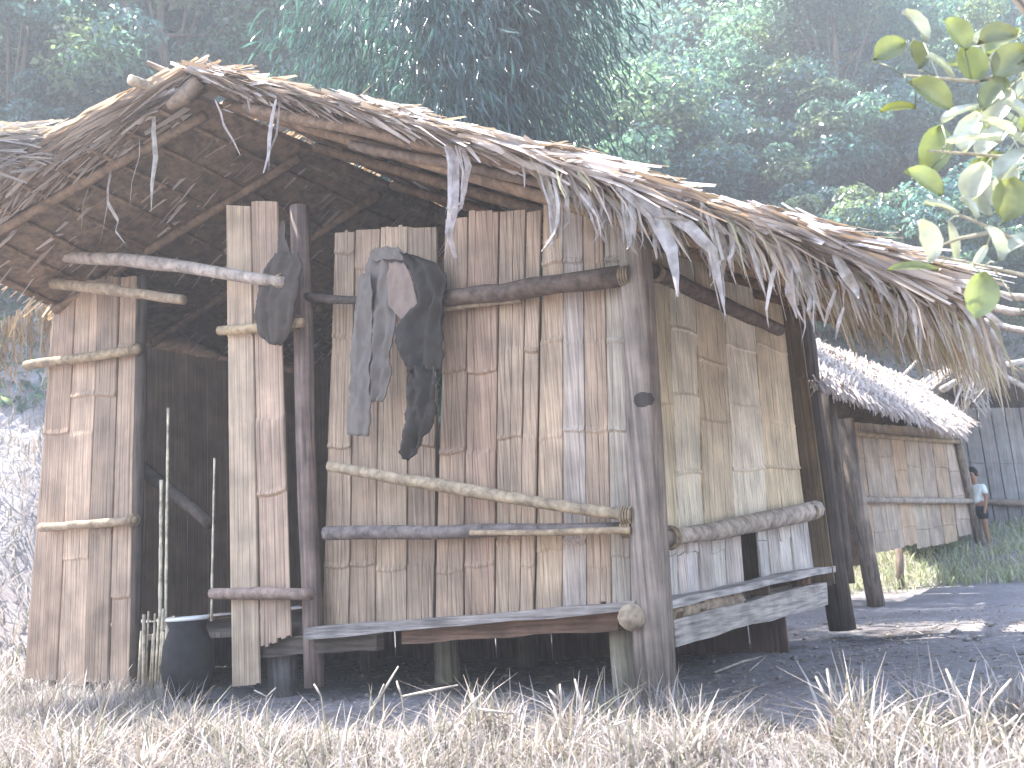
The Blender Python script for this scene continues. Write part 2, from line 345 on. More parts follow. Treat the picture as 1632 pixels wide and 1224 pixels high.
polepx('rail', [(350, 527), (482, 514)], uC-.13, 8, (.46, .35, .22), seed=9)
polepx('rail', [(338, 946), (494, 947)], uC-.14, [9, 10], (.30, .22, .18), seed=10)
polepx('rail', [(1040, 432), (1140, 478), (1242, 526)], vC+.04, [14, 12, 10], (.14, .10, .075), seed=11, plane=onV)
polepx('rail', [(1062, 858), (1180, 838), (1300, 812)], vC+.07, [14, 15, 15], (.42, .36, .3), seed=12, plane=onV, label='pale log rail tied along the side wall')
polepx('slanting_pole', [(120, 640), (225, 745), (335, 835)], uC+.22, [14, 12, 10], DK, seed=13)  # dark pole slanting across behind the doorway
polepx('drying_pole', [(-60, 396), (60, 405), (240, 418), (452, 450)], uC-.24, [9, 10, 11, 9], (.40, .34, .29), seed=14, label='long knobbly pole jutting from the gable wall', wob=.1)
polepx('drying_pole', [(86, 452), (180, 463), (292, 478)], uC-.2, [10, 9, 8], (.36, .28, .19), seed=15, label='short pole under the long one')
# floor: deck, sill boards, joists
zF = .40
mb = MB(); mb.prism([P(uC+.02, vC-4.75, zF-.05), P(uC+.02, vC-.05, zF-.02), P(uC+2.7, vC-.05, zF), P(uC+2.7, vC-4.75, zF)], np.array([0, 0, -.03])); part('floor', mb, M_POST, HUT, MD)
def boardpx(name, quad, plane, c, d, color, label=None):
    mb = MB(); n = 9; top = [plane(quad[0][0]+(quad[1][0]-quad[0][0])*t, quad[0][1]+(quad[1][1]-quad[0][1])*t+random.uniform(-2.5, 2.5), c) for t in np.linspace(0, 1, n)]
    bot = [plane(quad[3][0]+(quad[2][0]-quad[3][0])*t, quad[3][1]+(quad[2][1]-quad[3][1])*t+random.uniform(-2.5, 2.5), c) for t in np.linspace(0, 1, n)]
    vs_ = top+bot+[p-d for p in top]+[p-d for p in bot]; fs = []
    for i in range(n-1):
        a, b_, e, f_ = i, n+i, 2*n+i, 3*n+i; fs += [(a, b_, b_+1, a+1), (e+1, f_+1, f_, e), (a, a+1, e+1, e), (b_, f_, f_+1, b_+1)]
    fs += [(0, 2*n, 3*n, n), (n-1, 2*n-1, 4*n-1, 3*n-1)]
    mb.add(vs_, fs); return part(name, mb, M_PLANK, HUT, color, label=label)
boardpx('sill_board', [(486, 1003), (1012, 957), (1012, 972), (486, 1020)], onU, uC-.12, -U*.14, (.30, .27, .25), 'ragged split board along the floor edge')
boardpx('sill_board', [(640, 1002), (985, 972), (985, 1004), (640, 1026)], onU, uC-.02, -U*.06, (.22, .14, .10))
boardpx('sill_board', [(400, 1015), (600, 1008), (600, 1035), (400, 1050)], onU, uC-.05, -U*.06, DK)
boardpx('sill_board', [(1066, 958), (1332, 900), (1332, 909), (1066, 971)], onV, vC+.09, V*.14, (.46, .43, .41), 'pale thin board along the side wall foot')
boardpx('sill_board', [(1074, 988), (1318, 928), (1320, 964), (1078, 1030)], onV, vC+.06, V*.07, (.44, .40, .36), 'broad pale plank under the side wall')
for x in (1084, 1120, 1168, 1226, 1290):
    y = 975-(x-1070)*.235; a = onV(x, y+4, vC+.05); mb = MB(); mb.tube([a, a-V*.5], .035, 8, wob=.05, seed=x); part('joist', mb, M_POST, HUT, (.20, .13, .09), True)
a = onU(1003, 984, uC-.16); mb = MB(); mb.tube([a, a+U*1.2], [.055, .06], 12, wob=.05, seed=9); part('joist', mb, M_POLE, HUT, (.36, .29, .21), True, label='round log end beside the corner post')
# closed sides seen through the doorway and the gaps
gap = [onU(x, y, uC+2.6)@V for x, y in ((702, 600), (266, 800), (340, 780))]
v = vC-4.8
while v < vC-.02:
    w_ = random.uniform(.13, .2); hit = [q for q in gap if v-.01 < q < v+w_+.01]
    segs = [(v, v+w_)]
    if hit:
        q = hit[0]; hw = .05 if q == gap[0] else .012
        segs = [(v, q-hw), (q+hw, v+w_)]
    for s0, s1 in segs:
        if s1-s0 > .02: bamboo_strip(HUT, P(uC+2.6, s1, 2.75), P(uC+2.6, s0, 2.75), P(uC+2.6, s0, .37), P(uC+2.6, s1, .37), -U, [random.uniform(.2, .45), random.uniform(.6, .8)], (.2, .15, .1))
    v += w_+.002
u = uC+.05
while u < uC+2.55:
    bamboo_strip(HUT, P(u, vC-4.72, 2.6), P(u+.2, vC-4.72, 2.6), P(u+.2, vC-4.72, .42), P(u, vC-4.72, .42), -V, [.3, .7], BRN); u += .203
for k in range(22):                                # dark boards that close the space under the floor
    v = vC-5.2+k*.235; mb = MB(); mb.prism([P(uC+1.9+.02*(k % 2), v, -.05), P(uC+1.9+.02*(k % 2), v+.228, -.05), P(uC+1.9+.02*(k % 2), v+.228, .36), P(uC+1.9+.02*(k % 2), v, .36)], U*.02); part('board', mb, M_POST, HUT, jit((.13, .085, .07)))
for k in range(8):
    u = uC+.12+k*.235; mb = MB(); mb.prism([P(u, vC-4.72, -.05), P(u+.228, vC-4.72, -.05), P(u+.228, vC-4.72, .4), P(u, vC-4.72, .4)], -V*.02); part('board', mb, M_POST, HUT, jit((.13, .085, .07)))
# lashings of split bamboo where rails meet posts
for (x, y, pl, c, r) in ((998, 440, onU, uC-.09, .045), (1000, 821, onU, uC-.10, .035), (1000, 843, onU, uC-.08, .035), (1066, 857, onV, vC+.08, .05), (1044, 434, onV, vC+.05, .045), (470, 515, onU, uC-.1, .04), (214, 557, onU, uC-.06, .035), (212, 829, onU, uC-.06, .035), (448, 449, onU, uC-.22, .045), (1290, 815, onV, vC+.08, .05)):
    c_ = pl(x, y, c); ax = V if pl is onU else U; mb = MB()
    for q in range(4):
        ring = [c_ + ax*((q-1.5)*.013+.004*math.sin(a)) + (U if pl is onU else V)*r*math.cos(a) + Z*r*math.sin(a) for a in np.linspace(0, 6.283, 13)]; mb.tube(ring, .0055, 5)
    part('lashing', mb, M_POLE, HUT, (.30, .23, .15))
# ---------------------------------------------------------------- roof
uF, uB = uC-.45, uC+2.75
VERGE = [(326, 136), (500, 174), (700, 226), (850, 266), (1000, 310), (1200, 372), (1400, 437), (1562, 492)]
vf = [onU(x, y, uF) for x, y in VERGE]; apex = vf[0]; vR, zR = apex@V, apex[2]
bk = [P(uB, vR, zR-.12)] + [onU(x, y, uB) for x, y in ((1290, 478), (1430, 520), (1562, 556))]
def lerp_poly(poly, s):
    L = np.concatenate([[0], np.cumsum([np.linalg.norm(b_-a) for a, b_ in zip(poly[:-1], poly[1:])])]); L /= L[-1]
    i = min(np.searchsorted(L, s, 'right')-1, len(poly)-2); i = max(i, 0); return poly[i]+(poly[i+1]-poly[i])*((s-L[i])/(L[i+1]-L[i]))
def RS(s, t): return lerp_poly(vf, s)*(1-t) + lerp_poly(bk, s)*t
# left slope: a plane from the ridge to the low far eave; its front edge flares towards the yard
vE, zE = vC-5.25, 2.50
sl_ = (zR-zE)/(vR-vE); nL = np.array(-sl_*V + Z); cL = nL@P(0, vR, zR)
LV = [on(x, y, nL, cL) for x, y in ((300, 150), (232, 186), (150, 226), (60, 276), (0, 312), (-130, 385))]
LB = [P(uB, vR, zR-.12), P(uB, vR-1.3, zR-.12-1.3*sl_), P(uB, vE-.3, zE-.3*sl_)]
def LS(s, t): return lerp_poly(LV, s)*(1-t) + lerp_poly(LB, s)*t
for nm, fn in (('right', RS), ('left', LS)):
    mb = MB(); n1_, n2_ = 26, 14; vs_ = []
    for k in (0, 1):
        for i in range(n1_+1):
            for j in range(n2_+1):
                vs_.append(fn(i/n1_, j/n2_) + Z*((.0 if k == 0 else .035)+random.uniform(-.008, .008)))
    fs = []; N = (n1_+1)*(n2_+1)
    for i in range(n1_):
        for j in range(n2_):
            q = [i*(n2_+1)+j, i*(n2_+1)+j+1, (i+1)*(n2_+1)+j+1, (i+1)*(n2_+1)+j]; fs += [tuple(q), tuple(N+x for x in q[::-1])]
    for i in range(n1_):
        for j in (0, n2_): a = i*(n2_+1)+j; c = a+n2_+1; fs.append((a, c, N+c, N+a))
    for j in range(n2_):
        for i in (0, n1_): a = i*(n2_+1)+j; fs.append((a, a+1, N+a+1, N+a))
    mb.add(vs_, fs); part('thatch_layer', mb, M_SHEET, HUT)
def thatch_mass(fn, n, org, tlo=-.03, thi=1.02, edge=.45, Lr=(.3, .7), h=.06):
    """loose blades lying down the slope, thickest along the front edge"""
    s = RNG.uniform(0, 1, n); t = RNG.uniform(tlo, thi, n); ed = RNG.uniform(0, 1, n) < edge; t[ed] = RNG.uniform(-.035, .05, ed.sum())
    ps = np.array([fn(max(0, min(1, a)), b_) for a, b_ in zip(s, t)]); ps2 = np.array([fn(min(1, a+.04), b_) if a < .96 else fn(a, b_)*2-fn(a-.04, b_) for a, b_ in zip(s, t)])
    d = unit(ps2-ps); q = RNG.uniform(-.22, .22, n)[:, None]; d = unit(d + U*q + Z*RNG.uniform(-.06, .05, n)[:, None])
    L = RNG.uniform(*Lr, n); s = np.minimum(s, 1-L*.16); ps = np.array([fn(max(0, min(1, a)), b_) for a, b_ in zip(s, t)]); hh = (.035+RNG.uniform(0, 1, n)**1.3*h); p0 = ps + Z*hh[:, None] - d*(L*.4)[:, None]
    k = 4; tt = np.linspace(0, 1, k)[None, :, None]; paths = p0[:, None]+d[:, None]*L[:, None, None]*tt; paths[:, :, 2] -= (tt[:, :, 0]**2)*RNG.uniform(0, .10, n)[:, None] 
    paths += RNG.normal(0, .006, paths.shape)
    wd = RNG.uniform(.010, .038, n)[:, None]*np.array([.7, 1., .9, .35])[None]
    side = unit(np.cross(d, Z+RNG.normal(0, .5, (n, 3)))); v_, f = ribbons(paths, wd, side)
    base = np.array([(.52, .45, .40), (.44, .375, .32), (.36, .285, .225), (.58, .515, .465)])[RNG.integers(0, 4, n)]*RNG.uniform(.75, 1.15, (n, 1))
    return v_, f, np.repeat(base, k*2, 0)
def mass_part(name, data, m, root, kind='stuff'):
    o = link(name, numpy_mesh(name, data[0], data[1], data[2], root['_o']), m, root); o['kind'] = kind; return o
mass_part('thatch', thatch_mass(RS, 4200, None), M_THATCH, HUT)
def verge_pile(fn, n, rad, wr=(.012, .045)):
    s = RNG.uniform(-.01, .95, n); ps = np.array([fn(max(0, min(1, a)), 0) for a in s]); p2 = np.array([fn(min(1, a+.05), 0) if a < .95 else fn(a, 0)*2-fn(a-.05, 0) for a in np.clip(s, 0, 1)])
    d = unit(p2-ps); up = unit(np.cross(np.cross(d, Z), d)); fr = unit(np.cross(up, d)); fr *= np.sign(-(fr@U))[:, None]
    a = RNG.uniform(-.25, 1.35, n); rr = rad*RNG.uniform(.55, 1.15, n)*(1+.35*np.sin(s*23)+.25*np.sin(s*61)); nrm = np.cos(a)[:, None]*up+np.sin(a)[:, None]*fr
    p0 = ps + nrm*rr[:, None] + up*.018; d = unit(d+up*RNG.normal(.01, .08, n)[:, None]+fr*RNG.normal(.02, .14, n)[:, None]); L = RNG.uniform(.15, .6, n)
    k = 4; tt = np.linspace(-.4, .6, k)[None, :, None]; paths = p0[:, None]+d[:, None]*L[:, None, None]*tt + RNG.normal(0, .005, (n, k, 3)); side = unit(np.cross(nrm, d)+RNG.normal(0, .25, (n, 3)))
    v_, f = ribbons(paths, RNG.uniform(*wr, n)[:, None]*np.array([.6, 1., .9, .4])[None], side); base = np.array([(.54, .475, .44), (.48, .42, .375), (.40, .335, .285), (.58, .525, .49)])[RNG.integers(0, 4, n)]*RNG.uniform(.75, 1.1, (n, 1)); return v_, f, np.repeat(base, k*2, 0)
mass_part('thatch', verge_pile(RS, 2600, .062), M_THATCH, HUT)
mass_part('thatch', verge_pile(LS, 1200, .045), M_THATCH, HUT)
mass_part('thatch', thatch_mass(LS, 2600, None, h=.08), M_THATCH, HUT)
# fine straw hanging under the eave overhang
def straw(n, x0, x1, uoff, ymul, Lr, lean):
    x = RNG.uniform(x0, x1, n); ps = []
    for q in x:
        s = np.interp(q, [p[0] for p in VERGE], np.linspace(0, 1, len(VERGE))); y = np.interp(q, [p[0] for p in VERGE], [p[1] for p in VERGE])
        tu = RNG.uniform(*uoff); ps.append(RS(min(1, max(0, (q-326)/(1568-326)*.0+np.interp(q, [p[0] for p in VERGE], VS))), tu))
    ps = np.array(ps)+Z*.02; L = RNG.uniform(*Lr, n); k = 4; tt = np.linspace(0, 1, k)
    d0 = unit(V[None]*RNG.uniform(.2, .9, n)[:, None]*lean - U*RNG.uniform(-.1, .3, n)[:, None] - Z*.35); paths = np.zeros((n, k, 3))
    for j in range(k): paths[:, j] = ps + d0*(L*tt[j]*.7)[:, None] - Z*(L*tt[j]**1.6*.8)[:, None]
    paths += RNG.normal(0, .008, paths.shape)
    wd = RNG.uniform(.004, .014, n)[:, None]*np.array([.8, 1., .8, .2])[None]; side = unit(RNG.normal(0, 1, (n, 3))+V*1.5); v_, f = ribbons(paths, wd, side)
    base = np.array([(.46, .37, .29), (.38, .29, .2), (.52, .45, .38), (.40, .38, .24)])[RNG.integers(0, 4, n)]*RNG.uniform(.7, 1.1, (n, 1)); return v_, f, np.repeat(base, k*2, 0)
LL = np.concatenate([[0], np.cumsum([np.linalg.norm(b_-a) for a, b_ in zip(vf[:-1], vf[1:])])]); VS = LL/LL[-1]
mass_part('thatch_fringe', straw(800, 1190, 1562, (-.03, .8), 1, (.08, .30), .4), M_THATCH, HUT)
mass_part('thatch_fringe', straw(300, 1440, 1556, (-.03, .9), 1, (.06, .24), .25), M_THATCH, HUT)
mass_part('thatch_fringe', straw(260, 860, 1250, (-.04, .06), 1, (.08, .28), 1), M_THATCH, HUT)
# hanging straw at the low eave on the far side
n = 420; tq = RNG.uniform(.0, 1, n); ps = np.array([LS(1, t) if t > .3 else LS(RNG.uniform(.8, 1), t) for t in tq]); k = 4
eL = [on(-140, 560, U, uC-.6), on(0, 512, U, uC+.1), on(88, 478, U, uC+.35)]
ps = np.array([lerp_poly(eL, t) for t in RNG.uniform(0, 1, n)]) + RNG.normal(0, .03, (n, 3)); L = RNG.uniform(.2, .75, n)
tt = np.linspace(0, 1, k); paths = np.stack([ps + (RNG.normal(0, .05, (n, 3))*t - Z*L[:, None]*t) for t in tt], 1)
v_, f = ribbons(paths, RNG.uniform(.006, .02, n)[:, None]*np.array([.9, 1, .7, .2])[None], unit(RNG.normal(0, .6, (n, 3))+V))
mass_part('thatch_fringe', (v_, f, np.repeat(np.array([(.34, .27, .18), (.28, .21, .14), (.40, .34, .26)])[RNG.integers(0, 3, n)], k*2, 0)), M_THATCH, HUT)
# rafters, battens, ridge poles
def beam(name, a, b_, r, color, seed=0, m=M_POLE):
    a, b_ = np.array(a), np.array(b_); mb = MB(); mb.tube([a+(b_-a)*t+np.array([0, 0, random.uniform(-.008, .008)]) for t in np.linspace(0, 1, 6)], r, 8, wob=.06, seed=seed); return part(name, mb, m, HUT, color, True)
for t in (.05, .28, .52, .76, .96):
    beam('rafter', RS(.0, t)-Z*.045, RS(.99, t)-Z*.045, .032, (.24, .16, .10), int(t*99)); beam('rafter', LS(.02, t)-Z*.045, LS(.98, t)-Z*.045, .032, (.23, .16, .105), int(t*77))
for s in np.linspace(.06, .97, 12):
    beam('batten', RS(s, .0)-Z*.012, RS(s, .99)-Z*.012, .014, (.26, .18, .12), int(s*55))
for s in np.linspace(.1, .97, 8): beam('batten', LS(s, .0)-Z*.012, LS(s, .99)-Z*.012, .014, (.22, .155, .10), int(s*44))
polepx('verge_pole', [(392, 172), (600, 212), (860, 272)], uF+.03, [9, 11, 10], (.24, .165, .11), seed=21)
polepx('verge_pole', [(560, 232), (720, 262), (900, 300)], uF+.12, [8, 9, 8], (.20, .14, .10), seed=22)
polepx('eave_pole', [(1480, 448), (1560, 462), (1660, 480)], uF+.12, [8, 7, 6], (.48, .42, .36), seed=23)
polepx('eave_pole', [(1490, 478), (1560, 488), (1660, 505)], uF+.6, [8, 7, 6], (.48, .42, .36), seed=24)
polepx('eave_pole', [(1490, 492), (1560, 510), (1660, 535)], uF+1.0, [7, 6, 5], (.48, .42, .36), seed=25)
mb = MB(); a = onU(208, 127, uF-.32); e = onU(300, 172, uF+.1); mb.tube([a, a+(e-a)*.5+Z*.02, e, P(uB, vR, zR-.2)], [.032, .034, .04, .04], 10, wob=.06, seed=3); part('ridge_pole', mb, M_POLE, HUT, (.40, .33, .24), True)
mb = MB(); a = onU(234, 99, uF-.2); e = onU(322, 140, uF+.05); mb.tube([a, (a+e)/2, e], [.012, .022, .02], 8, wob=.1, seed=5); part('ridge_pole', mb, M_POLE, HUT, (.30, .22, .16), True)
mb = MB(); a = onU(270, 170, uF-.1); e = onU(318, 128, uF-.05); mb.tube([a, (a+e)/2-Z*.02, e], [.03, .05, .05], 8, wob=.1, seed=6); part('ridge_pole', mb, M_POLE, HUT, (.26, .2, .15), True)
mb = MB(); mb.tube([P(uF-.02, vR, zR+.07), P(uC+1, vR, zR+.05), P(uB, vR, zR)], [.075, .07, .07], 10, wob=.15, seed=11); part('ridge_cap', mb, M_SHEET, HUT)
# bundle of grey thatch lying on the low slope
n = 500; a, e = on(-80, 238, nL, cL+.12), on(70, 226, nL, cL+.12); t = RNG.uniform(0, 1, n)[:, None]; p0 = a+(e-a)*t+RNG.normal(0, .05, (n, 3)); d = unit(RNG.normal(0, .25, (n, 3))+unit(e-a)); L = RNG.uniform(.2, .5, n)
paths = np.stack([p0+d*(L*q)[:, None]-Z*(.08*q*q) for q in (-.5, 0, .5)], 1); v_, f = ribbons(paths, RNG.uniform(.01, .03, n)[:, None]*np.array([.6, 1, .4])[None], unit(RNG.normal(0, 1, (n, 3))))
mass_part('thatch_bundle', (v_, f, np.repeat(np.array([(.42, .40, .38), (.5, .47, .44), (.34, .31, .29)])[RNG.integers(0, 3, n)], 6, 0)), M_THATCH, HUT)
# single leaves that hang from the front edge
def hang(pts, w, u=None, color=None):
    u = uF-.05-random.uniform(0, .06) if u is None else u; ps = [onU(x, y, u) for x, y in pts]; out = []
    for i in range(len(ps)-1):
        for t in (0, .5): out.append(ps[i]+(ps[i+1]-ps[i])*t)
    out.append(ps[-1]); n = len(out); k = w/F*((ps[0]-O)@fw)
    out = [p + U*random.uniform(-.008, .008)*i for i, p in enumerate(out)]
    tp = random.choice((.05, .1, .3)); prof = [.55+.45*min(1, 3*i/(n-1)) if i < (n-1)*.55 else 1-(1-tp)*((i/(n-1)-.55)/.45)**1.3 for i in range(n)]
    mb = MB(); mb.blade(out, [k*q for q in prof], V*math.cos(a_ := random.uniform(-.7, .7)) + U*math.sin(a_), .3)
    return part('thatch_leaf', mb, M_THL, HUT, color or jit(random.choice([(.44, .41, .395), (.47, .43, .40), (.40, .36, .33)])))
HANG = [([(440, 158), (428, 215), (424, 278)], 10), ([(446, 160), (440, 215), (425, 275)], 7), ([(343, 160), (358, 200), (380, 246)], 6), ([(396, 145), (396, 178)], 5), ([(372, 180), (358, 175), (372, 168)], 4),
 ([(712, 230), (722, 260), (724, 340), (718, 408)], 20), ([(735, 232), (748, 268), (744, 310), (724, 350)], 14), ([(832, 258), (838, 300)], 5), ([(866, 270), (882, 320), (888, 362), (880, 405)], 24), ([(880, 280), (892, 330), (886, 376), (872, 405)], 16),
 ([(900, 285), (906, 330), (900, 372)], 10), ([(905, 280), (935, 318), (956, 350), (961, 388)], 13), ([(975, 296), (990, 300), (1000, 370), (1008, 402)], 13), ([(1000, 300), (1012, 350), (1004, 400)], 12), ([(985, 295), (1040, 340), (1072, 400), (1086, 476)], 25),
 ([(1040, 330), (1100, 362), (1136, 400), (1150, 502)], 20), ([(1120, 322), (1140, 350), (1152, 400), (1152, 438)], 17), ([(1142, 326), (1162, 350), (1168, 390), (1162, 438)], 14), ([(1160, 345), (1196, 390), (1218, 476)], 9), ([(1215, 375), (1236, 420), (1228, 470), (1224, 522)], 9),
 ([(1225, 372), (1258, 420), (1262, 470), (1270, 508)], 17), ([(1240, 378), (1262, 400), (1290, 470), (1294, 524)], 14), ([(1258, 380), (1290, 440), (1312, 512)], 9), ([(1330, 405), (1350, 440), (1372, 478)], 18), ([(1332, 462), (1312, 520)], 7), ([(1345, 490), (1330, 540)], 6),
 ([(1362, 408), (1400, 450), (1420, 480)], 15), ([(1395, 415), (1440, 455), (1460, 500)], 16), ([(1430, 430), (1455, 480), (1462, 560)], 7), ([(1450, 470), (1466, 520), (1468, 572)], 6), ([(1440, 435), (1490, 480), (1520, 540)], 18), ([(1480, 445), (1520, 490), (1530, 560)], 10),
 ([(1500, 450), (1545, 500), (1570, 545)], 10), ([(1520, 455), (1580, 505), (1600, 518)], 10), ([(1040, 345), (1090, 350), (1110, 365)], 10), ([(1085, 330), (1130, 345), (1160, 375)], 12),
 ([(224, 172), (222, 250), (209, 336)], 8), ([(246, 168), (246, 250), (234, 336)], 8), ([(196, 218), (176, 280), (176, 330), (158, 392)], 10), ([(185, 225), (172, 300), (182, 350), (203, 392)], 9), ([(160, 225), (148, 290), (124, 366)], 10), ([(130, 245), (92, 300), (44, 346)], 9), ([(700, 190), (704, 184)], 5)]
for pts, w in HANG:
    hang(pts, w)
    if w >= 12:
        for q in range(2):
            dx, ex = random.uniform(-9, 9), random.uniform(-16, 16); hang([(x+dx+(ex*i/len(pts)), y+random.uniform(-4, 10)*i) for i, (x, y) in enumerate(pts)], random.uniform(3, 6))
for pts, w, du in (([(570, 155), (598, 130)], 6, .0), ([(585, 150), (540, 165)], 9, 0), ([(700, 195), (708, 183)], 5, 0), ([(760, 210), (802, 214)], 9, 0), ([(820, 236), (860, 232)], 9, 0), ([(1320, 375), (1395, 382), (1410, 392)], 8, .1), ([(640, 180), (690, 196)], 10, 0)): hang(pts, w, uF-.03+du)
for i in range(150):
    x = 880 + 690*random.random()**.75; y = np.interp(x, [p[0] for p in VERGE], [p[1] for p in VERGE])+random.uniform(0, 28); q = (x-880)/690
    L = random.uniform(20, 65)+q*random.uniform(0, 50); an = random.uniform(.1, .9)+.2*q
    hang([(x, y), (x+L*.4*math.sin(an), y+L*.35), (x+L*.62*math.sin(an)+random.uniform(-8, 8), y+L)], random.uniform(4, 11), uF-.03+random.uniform(-.05, .35)*q)
# ---------------------------------------------------------------- things on and around the hut
def cloth(root, name, rows, u, m, color, folds=3, amp=.018, th=.004, bulge=0.):
    ys = np.array([r[0] for r in rows], float); yy = np.linspace(ys[0], ys[-1], 44); xl = np.interp(yy, ys, [r[1] for r in rows]); xr = np.interp(yy, ys, [r[2] for r in rows]); nc = 25
    ph = random.uniform(0, 60); F_, B_ = [], []
    for i, y in enumerate(yy):
        jl, jr = 2.2*noise.noise((y*.06, ph, 1)), 2.2*noise.noise((y*.06, ph, 9))
        for j in range(nc):
            c = j/(nc-1); x = xl[i]+jl+(xr[i]+jr-xl[i]-jl)*c; yo = 0
            if i in (0, 43): yo = 4*noise.noise((c*4, ph, i))
            p = onU(x, y+yo, u)
            d = amp*1.5*noise.noise((x*.07+y*.006, y*.010, ph)) + amp*.8*noise.noise((x*.14+y*.03, y*.045-x*.03, ph+5)) + amp*.45*noise.noise((x*.25, y*.16, ph+8)) + amp*.5*math.sin(c*folds*6.28+ph+2.2*noise.noise((y*.02, ph, 3)))
            d += bulge*math.sin(math.pi*c)**.7*math.sin(math.pi*min(1, max(0, (i+1)/45)))**.7
            F_.append(p - U*(d+th)); B_.append(p - U*((d if not bulge else d*.2)-th))
    nr = len(yy); N = nr*nc; fs = []
    for i in range(nr-1):
        for j in range(nc-1):
            q = (i*nc+j, (i+1)*nc+j, (i+1)*nc+j+1, i*nc+j+1); fs += [q, tuple(N+x for x in q[::-1])]
    for j in range(nc-1): fs += [(j, j+1, N+j+1, N+j), ((nr-1)*nc+j+1, (nr-1)*nc+j, N+(nr-1)*nc+j, N+(nr-1)*nc+j+1)]
    for i in range(nr-1): fs += [((i+1)*nc, i*nc, N+i*nc, N+(i+1)*nc), (i*nc+nc-1, (i+1)*nc+nc-1, N+(i+1)*nc+nc-1, N+i*nc+nc-1)]
    mb = MB(); mb.add(F_+B_, fs); return part(name, mb, m, root, color, True)
M_GC = plain('faded_cloth', (.17, .145, .125), .9, 5, .15); M_DC = plain('dark_trouser_cloth', (.055, .047, .04), .9, 5, .2); M_BC = plain('brown_lining_cloth', (.24, .18, .145), .9, 5, .15); M_BAG = plain('dark_bag_cloth', (.085, .068, .056), .9, 6, .2)
t = thing('hanging_shirt', 'faded grey shirt hung on the gable wall left of the black trousers', 'shirt', onU(605, 640, uC-.11))
cloth(t, 'shirt_body', [(400, 592, 636), (415, 584, 650), (440, 580, 646), (480, 576, 634), (530, 576, 628), (570, 577, 622), (632, 578, 618), (640, 580, 612)], uC-.12, M_GC, None, 3, .022)
cloth(t, 'sleeve', [(436, 574, 592), (470, 566, 594), (520, 562, 592), (580, 560, 590), (640, 556, 590), (694, 552, 584)], uC-.15, M_GC, None, 1, .018)
cloth(t, 'collar', [(394, 596, 634), (404, 590, 642), (414, 592, 646)], uC-.145, M_GC, None, 1, .01)
cloth(t, 'lining', [(418, 622, 646), (450, 618, 660), (490, 622, 669), (508, 640, 664)], uC-.15, M_BC, None, 2, .01)
t = thing('hanging_trousers', 'black trousers slung over the wall rail with one leg dangling', 'trousers', onU(665, 600, uC-.16))
cloth(t, 'waist', [(404, 640, 652), (420, 646, 700), (440, 652, 706), (480, 664, 705), (505, 640, 704), (535, 628, 702), (560, 637, 701), (590, 650, 697)], uC-.16, M_DC, None, 2, .03)
cloth(t, 'trouser_leg', [(584, 652, 696), (610, 652, 698), (636, 650, 700), (660, 644, 696), (690, 638, 682), (715, 637, 664), (732, 645, 653)], uC-.165, M_DC, None, 2, .028)
t = thing('hanging_bag', 'dark slouching cloth bag hung beside the narrow bamboo panel', 'bag', onU(440, 520, uC-.2))
cloth(t, 'pouch', [(404, 440, 476), (420, 430, 482), (445, 418, 478), (475, 412, 474), (505, 411, 468), (528, 415, 462), (542, 422, 455), (549, 430, 446)], uC-.2, M_BAG, None, 4, .022, .004, .05)
cloth(t, 'strap', [(352, 449, 455), (380, 446, 456), (412, 444, 468)], uC-.17, M_BAG, None, 1, .008)
# thin canes standing in the doorway
def cane(x0, y0, x1, y1, u, r, label):
    a, b_ = onU(x0, y0, u), onU(x1, y1, u); mb = MB(); pts, rr = [], []
    for i in range(13):
        q = i/12; pts.append(a+(b_-a)*q); rr.append(r*(1.25 if i % 3 == 0 else 1)*(.8+.2*q))
    mb.tube([p-b_ for p in pts], rr, 8); o = link('bamboo_cane', mb.mesh('bamboo_cane', smooth=True), M_POLE, None, (.66, .60, .45), b_)
    return tag(o, label, 'cane', 'thin bamboo canes standing in the doorway')
cane(257, 765, 255, 1002, uC+.06, .012, 'shorter of two touching pale canes in the doorway')
cane(268, 650, 264, 1004, uC+.08, .010, 'tall pale cane standing close behind the shorter one in the doorway')
cane(342, 730, 337, 990, uC+.1, .008, 'lone thin cane beside the narrow bamboo panel')
bs = onU(240, 1068, uC-.1); bs[2] = 0.; t = thing('stick_bundle', 'bundle of short pale split sticks under the doorway', 'sticks', bs)
for i in range(9):
    x = 222+i*5+random.uniform(-2, 2); a = onU(x, 1075, uC-.1+random.uniform(-.05, .05)); a[2] = -.01; e = onU(x+random.uniform(0, 10), 965+random.uniform(0, 45), uC-.1); mb = MB(); mb.tube([a, (a+e)/2, e], random.uniform(.006, .012), 6, seed=i); part('stick', mb, M_POLE, t, jit((.55, .46, .32)), True)
bp_ = onU(299, 1066, uC-.22); bp_[2] = 0.
ph_ = float(onU(299, 988, uC-.22)[2])
t = thing('cooking_pot', 'dark soot blackened pot with bright pale rim under the doorway', 'pot', bp_)
def lathe(prof, c, n=28):
    mb = MB(); k = len(prof); mb.add([np.array(c)+np.array([r*math.cos(2*math.pi*j/n), r*math.sin(2*math.pi*j/n), z]) for r, z in prof for j in range(n)], [(i*n+j, i*n+(j+1) % n, (i+1)*n+(j+1) % n, (i+1)*n+j) for i in range(k-1) for j in range(n)]); return mb
part('pot_body', lathe([(.0, .004), (.07, .004), (.12, .05*ph_/.35), (.145, .4*ph_), (.135, .7*ph_), (.10, .9*ph_), (.115, ph_), (.105, ph_), (.09, .9*ph_), (.125, .6*ph_), (0, .1*ph_)], bp_), plain('sooty_metal', (.030, .026, .025), .7), t, smooth=True)
part('rim', lathe([(.112, ph_-.004), (.124, ph_+.006), (.114, ph_+.018), (.104, ph_+.006), (.112, ph_-.004)], bp_), plain('pale_rim', (.72, .70, .66), .4, 9, .12), t, smooth=True)
